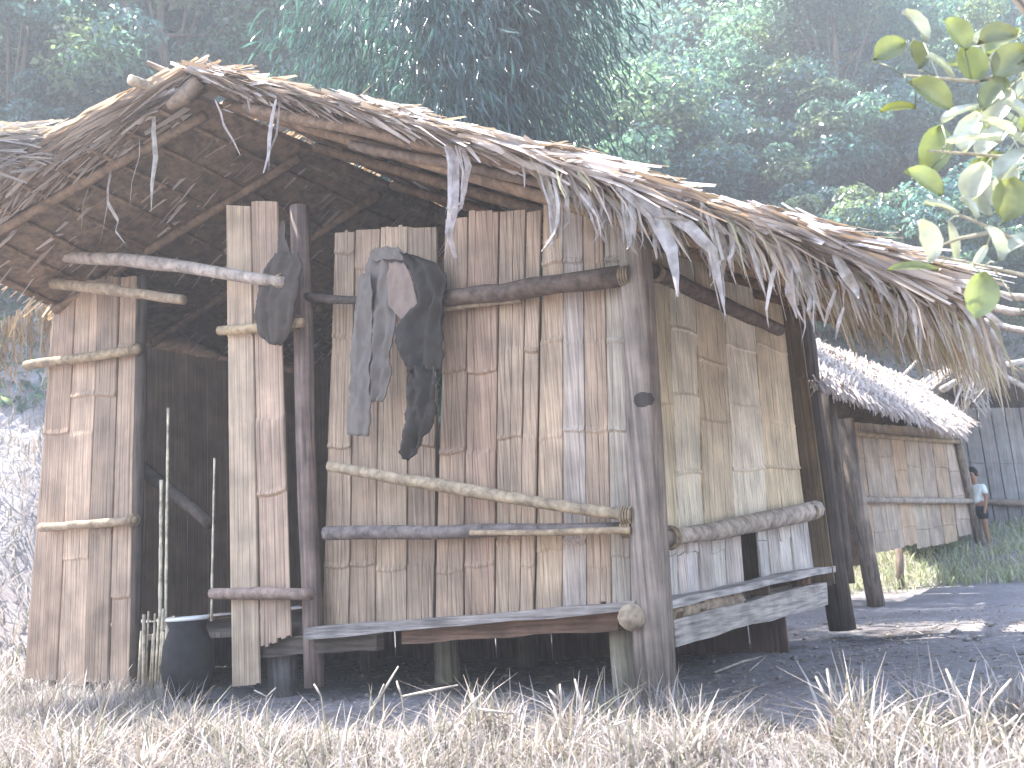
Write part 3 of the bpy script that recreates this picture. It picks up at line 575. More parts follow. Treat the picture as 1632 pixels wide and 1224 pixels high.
tw = onZ(1180, 1062); mb = MB(); mb.tube([onZ(1140, 1075)+Z*.012-tw, onZ(1185, 1060)+Z*.02-tw, onZ(1222, 1048)+Z*.012-tw], [.006, .007, .004], 6); mb.tube([onZ(1195, 1072)+Z*.01-tw, onZ(1222, 1049)+Z*.012-tw], .004, 6)
tag(link('dry_twig', mb.mesh('dry_twig'), M_POLE, None, (.45, .4, .34), tw), 'pale forked twig lying on the bare earth near the corner post', 'twig')
# ---------------------------------------------------------------- second hut
A2 = math.radians(38); U2 = np.array([math.sin(A2), math.cos(A2), 0]); N2 = np.array([math.cos(A2), -math.sin(A2), 0])
B2 = onZ(1398, 968); c2 = B2@N2
def on2(x, y, off=0.): return on(x, y, N2, c2+off)
H2 = thing('small_hut', 'small stilted bamboo hut with pale thatch standing behind the large hut', 'hut', (float(B2[0]), float(B2[1]), 0.))
def px2(name, pts, off, r, color, m=M_POLE, seed=0, label=None):
    mb = MB(); mb.tube([on2(x, y, off) for x, y in pts], r, 8, wob=.06, seed=seed); return part(name, mb, m, H2, color, True, label=label)
xt = [1346, 1370, 1392, 1416, 1438, 1460, 1482, 1504, 1530]; xb = [1378, 1398, 1420, 1442, 1463, 1484, 1506, 1528, 1552]
for i in range(8):
    f0, f1 = i/8, (i+1)/8; e = random.uniform(-6, 5); yb = lambda f_: 888-34*f_+e
    bamboo_strip(H2, on2(xt[i]+.8, 672+14*f0), on2(xt[i+1]-.8, 672+14*f1), on2(xb[i+1]-.8, yb(f1)), on2(xb[i]+.8, yb(f0)), N2, [random.uniform(.2, .4), random.uniform(.55, .7), .85], GRY if i % 3 else TAN)
for i in range(9):                                  # the wall below the rail hangs lower
    pass
px2('rail', [(1352, 690), (1440, 698), (1528, 704)], .06, .03, (.34, .27, .17), seed=2); px2('rail', [(1376, 796), (1470, 798), (1562, 799)], .06, .035, (.38, .34, .30), seed=3)
px2('post', [(1346, 668), (1372, 830), (1398, 972)], .08, .085, (.26, .215, .175), M_POST, 4, 'near corner post'); px2('post', [(1524, 690), (1548, 800), (1572, 916)], .05, .06, (.26, .22, .18), M_POST, 5)  # each post in one even base colour, edges included
px2('post', [(1432, 860), (1436, 946)], -.1, .045, MD, M_POST, 6); px2('post', [(1470, 870), (1474, 928)], -1.0, .07, MD, M_POST, 7)
px2('beam', [(1340, 800), (1378, 812)], -.2, .07, DK, M_POST, 8)
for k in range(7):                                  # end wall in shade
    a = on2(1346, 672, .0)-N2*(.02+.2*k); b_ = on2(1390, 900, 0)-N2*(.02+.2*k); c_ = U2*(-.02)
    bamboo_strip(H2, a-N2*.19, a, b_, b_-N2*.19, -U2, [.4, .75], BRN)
eL2, eR2, rL2, rR2 = on2(1298, 612, .75), on2(1532, 692, .5), on2(1286, 548, -.7), on2(1578, 664, -.7)
def S2(s, t): return (eL2*(1-t)+rL2*t)*(1-s) + (eR2*(1-t)+rR2*t)*s
mb = MB(); vs_ = [S2(i/12, j/5)+Z*(k*.05+random.uniform(-.012, .012)) for k in (0, 1) for i in range(13) for j in range(6)]; fs = []
for i in range(12):
    for j in range(5):
        q = (i*6+j, i*6+j+1, i*6+j+7, i*6+j+6); fs += [q, tuple(78+x for x in q[::-1])]
for i in range(12):
    for j in (0, 5): fs.append((i*6+j, i*6+6+j, 84+i*6+j, 78+i*6+j))
for j in range(5):
    for i in (0, 12): fs.append((i*6+j, i*6+j+1, 79+i*6+j, 78+i*6+j))
mb.add(vs_, fs); part('thatch_layer', mb, M_SHEET, H2)
rb2 = [rL2*2-eL2-Z*(rL2[2]-eL2[2])*2, rR2*2-eR2-Z*(rR2[2]-eR2[2])*2]      # rear slope
mb = MB(); mb.prism([rL2, rR2, rb2[1], rb2[0]], Z*.05); part('thatch_layer', mb, M_SHEET, H2)
n = 7000; s = RNG.uniform(-.02, 1.02, n); q = RNG.uniform(-.05, 1.02, n); ed = RNG.uniform(0, 1, n) < .25; q[ed] = RNG.uniform(-.06, .05, ed.sum()); p0 = np.array([S2(a, b_) for a, b_ in zip(s, q)])+Z*(.05+RNG.uniform(0, .05, n))[:, None]
dn = unit(eL2-rL2); d = unit(dn+RNG.normal(0, .07, (n, 3))); L = RNG.uniform(.4, .9, n); paths = np.stack([p0-d*(L*.5)[:, None], p0, p0+d*(L*.4)[:, None]-Z*(.06*ed[:, None])], 1)
v_, f = ribbons(paths, RNG.uniform(.010, .026, n)[:, None]*np.array([.7, 1, .3])[None], unit(np.cross(d, Z+RNG.normal(0, .15, (n, 3)))))
mass_part('thatch', (v_, f, np.repeat(np.array([(.48, .42, .38), (.39, .335, .30), (.54, .48, .44)])[RNG.integers(0, 3, n)], 6, 0)), M_THATCH, H2)
for (x0, y0, x1, y1) in ((1436, 602, 1466, 570), (1375, 580, 1400, 590)): px2('ridge_stick', [(x0, y0), (x1, y1)], -.6, .022, (.5, .44, .38), seed=x0)
# ---------------------------------------------------------------- third hut
Y3 = 14.2; H3o = onY(1600, 812, Y3); H3o[2] = float(gz(H3o[0], H3o[1]))
H3 = thing('distant_hut', 'far dark plank hut in deep shade beyond the small hut', 'hut', H3o)
F3 = np.array([0, 1., 0]); xt = [1486, 1508, 1531, 1555, 1578, 1600, 1624, 1650, 1676, 1702]
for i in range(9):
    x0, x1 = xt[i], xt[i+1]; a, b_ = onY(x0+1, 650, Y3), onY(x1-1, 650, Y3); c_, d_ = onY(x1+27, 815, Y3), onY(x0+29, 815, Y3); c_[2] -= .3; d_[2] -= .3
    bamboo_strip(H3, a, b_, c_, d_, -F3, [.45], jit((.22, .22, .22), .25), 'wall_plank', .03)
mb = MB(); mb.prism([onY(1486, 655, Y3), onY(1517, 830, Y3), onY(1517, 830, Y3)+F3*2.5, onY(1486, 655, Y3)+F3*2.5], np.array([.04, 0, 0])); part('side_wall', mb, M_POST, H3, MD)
ap, e1, e2 = onY(1566, 574, Y3-.4), onY(1478, 640, Y3-.4), onY(1700, 652, Y3-.4)
for nm, (a, b_) in (('l', (ap, e1)), ('r', (ap, e2))):
    mb = MB(); mb.prism([a, b_, b_+F3*3.2, a+F3*3.2], Z*.08); part('thatch_layer', mb, M_SHEET, H3)
    n = 500; t = RNG.uniform(0, 1, n)[:, None]; q = RNG.uniform(-.1, 3.2, n); q[:300] = RNG.uniform(-.15, .1, 300); p0 = a+(b_-a)*t+F3*q[:, None]+Z*RNG.uniform(.06, .16, n)[:, None]; d = unit(unit(b_-a)+RNG.normal(0, .15, (n, 3)))
    paths = np.stack([p0-d*.2, p0, p0+d*.25-Z*.05], 1); v_, f = ribbons(paths, RNG.uniform(.02, .05, n)[:, None]*np.array([.7, 1, .4])[None], unit(np.cross(d, Z+RNG.normal(0, .4, (n, 3)))))
    mass_part('thatch', (v_, f, np.repeat(np.array([(.44, .42, .41), (.36, .33, .31)])[RNG.integers(0, 2, n)], 6, 0)), M_THATCH, H3)
for i, pts in enumerate(([(1500, 622), (1546, 596), (1578, 566)], [(1560, 590), (1600, 582), (1660, 570)], [(1566, 576), (1600, 600), (1680, 640)])):
    mb = MB(); mb.tube([onY(x, y, Y3-.75) for x, y in pts], [.05, .045, .035], 8, wob=.08, seed=i); part('roof_pole', mb, M_POLE, H3, (.46, .42, .38), True)
n = 90; p0 = onY(1548, 600, Y3-.8)+RNG.normal(0, .09, (n, 3)); paths = np.stack([p0, p0-Z*.2+RNG.normal(0, .04, (n, 3)), p0-Z*RNG.uniform(.25, .55, (n, 1))+RNG.normal(0, .08, (n, 3))], 1)
v_, f = ribbons(paths, RNG.uniform(.02, .05, n)[:, None]*np.array([1, .9, .3])[None], unit(RNG.normal(0, 1, (n, 3)))); mass_part('thatch_tuft', (v_, f, np.repeat(np.array([(.42, .39, .37)]*n), 6, 0)), M_THATCH, H3)
mb = MB(); mb.tube([onY(1500, 796, Y3-.1), onY(1700, 806, Y3-.1)], .05, 8); part('rail', mb, M_POLE, H3, MD, True)
# ---------------------------------------------------------------- child by the small hut
pc = onY(1568, 860, 12.9); pc[2] = float(gz(pc[0], pc[1]))-.01
K = thing('person', 'child in pale shirt and dark shorts standing behind the small hut post', 'person', pc)
def skin(name, verts, edges, radii, m, sub=2, root_i=0):
    me = bpy.data.meshes.new(name); me.from_pydata([tuple(v_) for v_ in verts], edges, []); o = link(name, me, m, K)
    md = o.modifiers.new('skin', 'SKIN'); md.use_smooth_shade = True
    for i, r in enumerate(radii): me.skin_vertices[0].data[i].radius = (r, r) if not isinstance(r, tuple) else r
    me.skin_vertices[0].data[root_i].use_root = True
    s_ = o.modifiers.new('sub', 'SUBSURF'); s_.levels = s_.render_levels = sub; return o
M_SKIN = plain('skin', (.30, .17, .11), .55, 30, .1)
hz = 1.08/1.5
def hv(x, y, z): return np.array([x, y, z])*hz
body = [(0, 0, .78), (0, 0, .95), (0, .0, 1.10), (0, 0, 1.19), (-.02, 0, 1.27), (-.045, 0, 1.36), (-.045, 0, 1.44), (-.115, 0, 1.355),
        (0, -.075, .76), (-.015, -.085, .42), (0, -.085, .06), (-.09, -.085, .03), (0, .075, .76), (.03, .085, .42), (.06, .085, .06), (-.04, .085, .03),
        (0, -.15, 1.13), (-.03, -.19, .90), (-.10, -.17, .70), (-.13, -.165, .63), (0, .15, 1.13), (.03, .19, .9), (-.02, .18, .68), (-.04, .17, .61)]
eds = [(0, 1), (1, 2), (2, 3), (3, 4), (4, 5), (5, 6), (5, 7), (0, 8), (8, 9), (9, 10), (10, 11), (0, 12), (12, 13), (13, 14), (14, 15), (2, 16), (16, 17), (17, 18), (18, 19), (2, 20), (20, 21), (21, 22), (22, 23)]
rad = [.10, .095, .10, .05, .045, .095, .075, .018, .075, .05, .035, .03, .075, .05, .035, .03, .045, .036, .028, .026, .045, .036, .028, .026]
skin('body', [hv(*p) for p in body], eds, [r*hz for r in rad], M_SKIN)
skin('shirt', [hv(*p) for p in [(0, 0, .80), (0, 0, .95), (0, 0, 1.10), (0, 0, 1.19), (0, -.15, 1.13), (-.02, -.18, .98), (0, .15, 1.13), (.02, .18, .98)]], [(0, 1), (1, 2), (2, 3), (2, 4), (4, 5), (2, 6), (6, 7)], [r*hz for r in (.135, .125, .125, .062, .066, .062, .066, .062)], plain('pale_shirt', (.62, .68, .66), .85, 12, .15))
skin('shorts', [hv(*p) for p in [(0, 0, .82), (0, 0, .74), (0, -.085, .66), (-.01, -.09, .50), (0, .085, .66), (.02, .09, .5)]], [(0, 1), (1, 2), (2, 3), (1, 4), (4, 5)], [r*hz for r in (.125, .12, .092, .085, .092, .085)], plain('dark_shorts', (.03, .035, .04), .9))
skin('hair', [hv(*p) for p in [(.02, 0, 1.33), (.0, 0, 1.43), (-.05, 0, 1.485), (-.10, 0, 1.47)]], [(0, 1), (1, 2), (2, 3)], [r*hz for r in (.085, .105, .08, .035)], plain('black_hair', (.012, .011, .01), .5))
for sgn in (-1, 1):
    e = hv(-.128, sgn*.035, 1.375); mb = MB(); mb.tube([e+np.array([.008, 0, 0]), e, e-np.array([.006, 0, 0])], [.008, .011, .004], 8); o = link('eye', mb.mesh('eye', smooth=True), plain('eye', (.02, .015, .012), .3), K)
    e = hv(-.03, sgn*.098, 1.36); mb = MB(); mb.tube([e-np.array([.012, 0, 0]), e+np.array([0, sgn*.008, 0]), e+np.array([.014, 0, 0])], [.01, .024, .01], 8); link('ear', mb.mesh('ear', smooth=True), M_SKIN, K)
mb = MB(); e = hv(-.132, 0, 1.315); mb.tube([e-np.array([0, .024, 0]), e-np.array([.006, 0, 0]), e+np.array([0, .024, 0])], [.004, .008, .004], 6); link('mouth', mb.mesh('mouth', smooth=True), plain('lip', (.22, .09, .07), .5), K)
K.rotation_euler = (0, 0, math.radians(35))
# ---------------------------------------------------------------- trees
GREENS = np.array([(.075, .135, .115), (.10, .165, .12), (.06, .125, .13), (.13, .165, .10), (.085, .15, .155)])
def crown(n, rx, ry, rz, zc, clumps, ll=(.12, .24), feather=False, pal=GREENS):
    th = RNG.uniform(0, 2*np.pi, clumps); ph = np.arccos(RNG.uniform(-.75, 1, clumps)); rr = RNG.uniform(.45, 1.0, clumps)
    cc = np.stack([rx*rr*np.sin(ph)*np.cos(th), ry*rr*np.sin(ph)*np.sin(th), zc + rz*rr*np.cos(ph)], 1); sz = RNG.uniform(.16, .34, clumps)*min(rx, rz)
    w = RNG.integers(0, clumps, n); off = unit(RNG.normal(0, 1, (n, 3)))*(RNG.uniform(.25, 1, n)**.5)[:, None]*sz[w][:, None]*np.array([1.25, 1.25, .7]); p = cc[w]+off
    nr = unit(off*.8/sz[w][:, None] + np.array([0, 0, .9]) + RNG.normal(0, .55, (n, 3))); d = unit(np.cross(nr, RNG.normal(0, 1, (n, 3)))) - Z*.35
    L = RNG.uniform(*ll, n); v_, f = leaves(p, d, nr, L, L*RNG.uniform(.4, .62, n)); base = pal[RNG.integers(0, len(pal), clumps)][w]*RNG.uniform(.7, 1.35, (n, 1))
    return v_, f, np.repeat(base, 4, 0), cc
def trunk_mesh(h, r, cc, lean=.3):
    mb = MB(); pts = [(lean*(q**2)*math.sin(q*2), .15*math.sin(q*5), -.3+h*q) for q in np.linspace(0, 1, 7)]; mb.tube(pts, [r*(1.15-.75*q) for q in np.linspace(0, 1, 7)], 8, wob=.07, seed=int(h*10))
    for c in cc[::max(1, len(cc)//9)]:
        q = random.uniform(.4, .85); i = q*6; a = np.array(pts[int(i)])+(np.array(pts[min(6, int(i)+1)])-np.array(pts[int(i)]))*(i % 1); mb.tube([a, a+(c-a)*.5+Z*.15, c], [r*.35, r*.22, r*.07], 6)
    return mb.mesh('trunk', smooth=True)
M_BARK = wood('bark', base=(.16, .13, .10), grain=(9, 9, 1.5), lo=.5, hi=1.3, rough=.9, bump=.8)
KINDS = []
for (n, rx, rz, zc, cl, h, r, ll) in ((19000, 2.3, 2.5, 4.0, 60, 4.6, .12, (.09, .19)), (22000, 2.9, 2.8, 4.8, 70, 5.8, .15, (.10, .20)), (15000, 1.9, 2.7, 4.2, 52, 5., .10, (.09, .17)), (15000, 2.3, 1.6, 1.9, 48, 2.4, .07, (.09, .18))):
    v_, f, ti, cc = crown(n, rx, rx, rz, zc, cl, ll); KINDS.append((numpy_mesh('crown', v_, f, ti), trunk_mesh(h, r, cc)))
TN = ['broadleaf_tree', 'spreading_tree', 'slim_tree', 'leafy_bush']
def tree(k, x, y, s=1., rot=None, label=None):
    z = float(gz(x, y)); g_ = 'trees and bushes covering the slope'
    t = thing(TN[k], label or KL[k]+where(x, y), 'bush' if k == 3 else 'tree', (x, y, z-.1), None if label else g_); t.scale = (s, s, s*random.uniform(.92, 1.08)); t.rotation_euler = (0, 0, random.uniform(0, 6.28) if rot is None else rot)
    link('trunk', KINDS[k][1], M_BARK, t); link('crown', KINDS[k][0], M_LEAF, t); return t
def where(x, y):
    d = np.array([x, y, float(gz(x, y))+3.])-O; px = CX+F*(d@RT)/(d@fw)
    a = 'over the low left roof slope' if px < 330 else 'behind the ridge' if px < 620 else 'over the middle of the long roof' if px < 1000 else 'over the low end of the long roof' if px < 1350 else 'above the small hut'
    return ('low on the slope ' if y < 20 else 'halfway up the slope ' if y < 29 else 'high on the slope ')+a
KL = ['dense rounded tree ', 'tall spreading tree ', 'slim upright tree ', 'low leafy bush ']
rnd = random.Random(21); spots = []
for y0, dx in ((15.5, 2.6), (18.5, 2.7), (22, 3.0), (26, 3.5), (31, 4.2), (37, 5.0), (43, 6)):
    x = -y0*.62-2+rnd.uniform(0, 2)
    while x < y0*.66+2:
        spots.append((x+rnd.uniform(-.7, .7), y0+rnd.uniform(-1.2, 1.2))); x += dx*rnd.uniform(.8, 1.2)
for x, y in spots:
    if y < 17 and -2.6 < x < 1.2: continue           # the drooping bamboo clump stands here
    if y < 19.5 and 3.6 < x < 13: continue           # the distant hut
    k = rnd.choice((0, 1, 2)) if y > 18 else rnd.choice((0, 2, 3, 3)); tree(k, x, y, rnd.uniform(.85, 1.25))
    if y > 17 and rnd.random() < .75: tree(3, x+rnd.uniform(-1.6, 1.6), y-rnd.uniform(.8, 1.8), rnd.uniform(.7, 1.1))
for x, y, s in ((-7.2, 14.6, .8), (-9.0, 14.6, 1.0), (-3.2, 13.6, .9), (1.6, 14.4, .9), (2.4, 16.0, 1.1), (4.4, 18.6, 1.0), (6.6, 19.2, 1.1), (9.0, 18.8, 1.1), (11.2, 19.4, 1.1), (3.4, 17.0, .9), (5.4, 21.2, 1.3), (8.0, 21.6, 1.3), (6.6, 23.4, 1.4), (3.6, 20.6, 1.2), (7.2, 25.6, 1.4), (4.6, 24.6, 1.4), (-10.5, 16, 1.1)): tree(3, x, y, s)
# drooping feathery bamboo clump, dark blue-green
n = 42000; cx, cy = -.5, 10.0; cz = float(gz(cx, cy)); t = thing('bamboo_clump', 'dark drooping feathery bamboo clump right behind the thatched ridge', 'bamboo', (cx, cy, cz))
mb = MB(); culms = []
for i in range(26):  # the first culms arch far out to the right, added to shade the yard
    a = RNG.uniform(0, 6.28) if i > 8 else RNG.uniform(-.55, .15); sp = RNG.uniform(.2, 1.5) if i > 8 else RNG.uniform(1.7, 2.6); h = RNG.uniform(8.5, 12.5) if i > 8 else RNG.uniform(12, 13.5); b0 = np.array([RNG.normal(0, .35), RNG.normal(0, .35), 0]); tip = np.array([math.cos(a)*sp, math.sin(a)*sp*.9, 0])
    pts = [b0+tip*(q**2.2)+Z*(h*(q-.22*q**3)) for q in np.linspace(0, 1, 8)]; culms.append(pts); mb.tube([p+np.array([cx, cy, cz]) for p in pts], [.035*(1.05-q) for q in np.linspace(0, 1, 8)], 6)
part('culms', mb, plain('bamboo_culm', (.12, .14, .06), .5), t, smooth=True)
ci = RNG.integers(0, 26, n); q = RNG.uniform(.22, 1, n)*6.999; arr = np.array(culms); i0 = q.astype(int); fr = (q-i0)[:, None]; base = arr[ci, i0]*(1-fr)+arr[ci, i0+1]*fr
out = unit(np.stack([base[:, 0], base[:, 1], np.zeros(n)], 1)+RNG.normal(0, .8, (n, 3))*np.array([1, 1, .3])); rr = RNG.uniform(0, 1, n)**.7*RNG.uniform(.35, .95, n); p0 = base + out*rr[:, None] - Z*(rr**1.7*.75)[:, None]
d = unit(out*.5-Z*1.0+RNG.normal(0, .25, (n, 3))); v_, f = leaves(p0, d, unit(out+RNG.normal(0, .4, (n, 3))), RNG.uniform(.14, .32, n), RNG.uniform(.016, .034, n))
o = link('foliage', numpy_mesh('foliage', v_, f, np.repeat(np.array([(.03, .075, .075), (.04, .09, .085), (.028, .06, .065)])[RNG.integers(0, 3, n)]*RNG.uniform(.7, 1.3, (n, 1)), 4, 0)), M_LEAF, t)
# undergrowth on the slope
n = 150000; x = RNG.uniform(-34, 34, n); y = 12.5+33*RNG.uniform(0, 1, n)**1.4; ok = (abs(x) < y*.72+3) & ~((y < 17) & (x > 4.4) & (x < 12)); x, y = x[ok], y[ok]; n = len(x)
nz = RNG.uniform(0, 1, n)**2*.9*np.clip((y-12)/6, .15, 1); p0 = np.stack([x, y, gz(x, y)+nz], 1); nr = unit(RNG.normal(0, .6, (n, 3))+np.array([0, -.2, 1.])); d = unit(RNG.normal(0, 1, (n, 3))); L = RNG.uniform(.10, .26, n)
v_, f = leaves(p0, d, nr, L, L*.5); o = link('undergrowth', numpy_mesh('undergrowth', v_, f, np.repeat(GREENS[RNG.integers(0, 5, n)]*RNG.uniform(.6, 1.4, (n, 1)), 4, 0)), M_LEAF); o['kind'] = 'stuff'
# ---------------------------------------------------------------- grass
def grass(name, x, y, hgt, wid, pal, lean=.5):
    n = len(x); p0 = np.stack([x, y, gz(x, y)-.01], 1); a = RNG.uniform(0, 6.28, n); d = np.stack([np.cos(a), np.sin(a), 0*a], 1); k = 4; tt = np.linspace(0, 1, k); le = RNG.uniform(.1, lean*2, n)
    paths = np.stack([p0 + d*(hgt*le*q**1.8)[:, None] + Z*(hgt*(q-.25*le*q*q))[:, None] for q in tt], 1); s_ = np.stack([-np.sin(a), np.cos(a), 0*a], 1)
    v_, f = ribbons(paths, wid[:, None]*np.array([.8, 1, .7, .12])[None], s_); o = link(name, numpy_mesh(name, v_, f, np.repeat(pal[RNG.integers(0, len(pal), n)]*RNG.uniform(.7, 1.25, (n, 1)), k*2, 0)), M_GRASS); o['kind'] = 'stuff'; return o
DRY = np.array([(.40, .35, .325), (.32, .275, .25), (.44, .395, .37), (.26, .23, .20), (.17, .17, .12)])
n = 150000; y = RNG.uniform(2.0, 6.6, n); x = RNG.uniform(-1, 1, n)*(y*.62+.3)
edge = 4.15 + .25*np.sin(x*2.3) + .15*np.sin(x*5.1) + 2.6*np.clip((-x-1.0)/2.2, 0, 1) - .8*np.clip((x-.3)/.5, 0, 1) - .2*np.clip((x-1.1)/.4, 0, 1)
pd = np.clip((edge-y)/.35, 0, 1)*(.25+.75*(np.sin(x*4+y*3)+np.sin(x*9-y*7)+2)/4); ok = RNG.uniform(0, 1, n) < pd; x, y = x[ok], y[ok]
hg = RNG.uniform(.03, .12, len(x)); tl_ = RNG.uniform(0, 1, len(x)) < .06; hg *= 1+.5*np.clip((-x-1.2)/1.5, 0, 1)+.35*np.sin(x*6.3+y*2)*np.sin(x*2.1-y*4); hg[tl_] *= RNG.uniform(1.3, 2.2, tl_.sum()); grass('dry_grass', x, y, hg, RNG.uniform(.003, .007, len(x)), DRY, .8)
tx = np.concatenate([RNG.uniform(-2.4, .6, 70), RNG.uniform(.9, 2.0, 30)]); ty = np.concatenate([RNG.uniform(2.85, 4.0, 70), RNG.uniform(2.75, 3.25, 30)]); k_ = RNG.integers(14, 46, 100); cl_ = np.repeat(np.arange(100), k_)
grass('grass_tufts', tx[cl_]+RNG.normal(0, .035, len(cl_)), ty[cl_]+RNG.normal(0, .035, len(cl_)), RNG.uniform(.1, .3, len(cl_))*RNG.uniform(.6, 1.1, 100)[cl_], RNG.uniform(.004, .010, len(cl_)), DRY*1.15, .75)
n = 9000; x = RNG.uniform(-9, -3.6, n); y = RNG.uniform(5.5, 13, n); grass('hillside_grass', x, y, RNG.uniform(.06, .3, n), RNG.uniform(.008, .02, n), DRY, .7)
n = 9000; x = RNG.uniform(3.2, 9.5, n); y = RNG.uniform(10.3, 14.2, n); ok = ~((x > 5.9) & (x < 6.45) & (y > 12.6) & (y < 13.2)); x, y = x[ok], y[ok]; grass('bank_grass', x, y, RNG.uniform(.06, .26, len(x)), RNG.uniform(.008, .022, len(x)), np.array([(.52, .5, .38), (.42, .44, .28), (.3, .36, .18)]), .7)
n = 9500; y = RNG.uniform(3.2, 8.5, n); x = RNG.uniform(-1, 1, n)*y*.6; a = RNG.uniform(0, 6.28, n); L = RNG.uniform(.01, .05, n)*RNG.choice([1, 1, 2.4], n); d = np.stack([np.cos(a), np.sin(a), RNG.normal(0, .12, n)], 1)
p0 = np.stack([x, y, gz(x, y)+.008], 1); paths = np.stack([p0-d*L[:, None]*.5, p0+Z*.004, p0+d*L[:, None]*.5], 1); v_, f = ribbons(paths, RNG.uniform(.003, .014, n)[:, None]*np.array([.5, 1, .3])[None], np.stack([-np.sin(a), np.cos(a), RNG.normal(0, .3, n)], 1))
o = link('leaf_litter', numpy_mesh('leaf_litter', v_, f, np.repeat(np.array([(.36, .30, .24), (.22, .17, .13), (.46, .41, .35), (.12, .10, .08)])[RNG.integers(0, 4, n)], 6, 0)), M_GRASS); o['kind'] = 'stuff'
pb = MB()
for i in range(420):
    y = random.uniform(3.0, 8.0); x = random.uniform(-1, 1)*y*.58; r = random.uniform(.005, .02)*random.choice((1, 1, 1.8)); z = float(gz(x, y))
    pb.add([np.array([x, y, z+.2*r])+r*np.array(q)*np.array([random.uniform(.7, 1.3), random.uniform(.7, 1.3), random.uniform(.5, .8)]) for q in ((1, 0, 0), (0, 1, 0), (-1, 0, 0), (0, -1, 0), (0, 0, 1), (0, 0, -1))], [(0, 1, 4), (1, 2, 4), (2, 3, 4), (3, 0, 4), (1, 0, 5), (2, 1, 5), (3, 2, 5), (0, 3, 5)])
o = link('pebbles', pb.mesh('pebbles', smooth=True), M_POST, None, (.30, .28, .26)); o['kind'] = 'stuff'
STK = [(545, 1185, [(600, 1120), (635, 1062)], [(612, 1090)]), (520, 1180, [(512, 1110), (500, 1090)], []), (650, 1190, [(640, 1110), (632, 1085)], [(700, 1098), (730, 1092)]), (690, 1190, [(745, 1128), (770, 1104)], [(820, 1138)]), (880, 1210, [(895, 1120), (892, 1090)], [(876, 1100)]), (905, 1215, [(930, 1140), (916, 1082)], [(940, 1118)]),
       (980, 1222, [(968, 1160), (972, 1130)], [(1000, 1148)]), (1030, 1225, [(1040, 1185), (1052, 1165)], [(1024, 1170)]), (1100, 1240, [(1098, 1200), (1112, 1172)], [(1084, 1190)]), (1345, 1215, [(1330, 1140), (1318, 1066)], [(1352, 1105), (1300, 1078)]), (1400, 1230, [(1398, 1180), (1380, 1150)], [(1425, 1140)]), (1448, 1225, [(1452, 1160), (1440, 1125)], [(1425, 1128)]),
       (1555, 1200, [(1536, 1130), (1508, 1066)], []), (1560, 1195, [(1580, 1120), (1612, 1082)], []), (1490, 1220, [(1500, 1160), (1540, 1140)], [(1470, 1150)]), (1610, 1215, [(1600, 1160), (1622, 1140)], [(1585, 1150)]), (770, 1210, [(765, 1150), (752, 1105)], []), (420, 1150, [(425, 1110), (440, 1096)], [(405, 1100)])]
for i, (x, y, a, b_) in enumerate(STK):
    base = onZ(x, y, 0.); dY = base[1]; base[2] = float(gz(base[0], base[1]))
    lab = 'tall grass stalk with seed fingers ' + ('in front of the narrow bamboo panel' if x < 500 else 'in front of the middle floor stilts' if x < 800 else 'in front of the gap beside the corner post' if x < 1000 else 'in front of the corner post foot' if x < 1150 else 'at the edge of the bare yard')
    t = thing('grass_stalk', lab, 'grass stalk', base, 'tall grass stalks in the foreground')
    mb = MB(); tips = [onY(*q, dY) for q in a]; tops = [base]+tips; mb.tube(tops, [.0035, .003, .0025][:len(tops)] if len(tops) > 2 else .003, 6); part('stem', mb, M_POLE, t, (.56, .50, .40), True)
    mid = tips[0]
    for q in [a[-1]]+list(b_):
        e = onY(*q, dY); mb = MB(); mb.tube([mid, mid+(e-mid)*.5, e], [.003, .005, .003], 6, wob=.2, seed=i); part('seed_head', mb, M_POLE, t, (.60, .53, .45), True)
    for w_ in range(5):
        an = random.uniform(0, 6.28); d = np.array([math.cos(an), math.sin(an), 0]); L = random.uniform(.08, .18); mb = MB(); pts = [base+d*L*q*.7+Z*L*(q-.5*q*q) for q in np.linspace(0, 1, 5)]; mb.blade(pts, [.006, .008, .007, .005, .001], np.array([-d[1], d[0], 0])); part('blade', mb, M_THL, t, jit((.52, .48, .34)))
# ---------------------------------------------------------------- leafy shrub close on the right
sb = np.array([1.72, 2.15, 0.]); SH = thing('leafy_shrub', 'near shrub with big rounded pale green leaves overhanging the roof end', 'shrub', sb)
br = [(sb, np.array([1.66, 2.1, 1.0]), np.array([1.45, 2.08, 1.55]), np.array([1.25, 2.05, 1.9]))]
mb = MB(); mb.tube(br[0], [.03, .024, .016, .008], 8, wob=.05); part('stem', mb, M_BARK, SH, smooth=True)
TP = []
def twig(pts, r=.004):
    for i in range(len(pts)-1): TP.extend(onY(*pts[i])*(1-q)+onY(*pts[i+1])*q for q in np.linspace(0, 1, 12))
    mb = MB(); mb.tube([onY(x, y, d) for x, y, d in pts], [r*1.5, r, r*.6][:len(pts)] if len(pts) == 3 else r, 6); part('twig', mb, M_POLE, SH, (.42, .38, .28), True)
twig([(1840, 500, 2.1), (1590, 368, 2.05), (1500, 330, 2.0)]); twig([(1760, 250, 2.1), (1600, 250, 2.05), (1480, 240, 2.0)]); twig([(1700, 80, 2.1), (1560, 130, 2.05), (1440, 120, 2.0)]); twig([(1800, 560, 2.1), (1640, 440, 2.05), (1480, 405, 2.0)]); twig([(1590, 368, 2.05), (1530, 380, 2.03), (1475, 400, 2.0)])
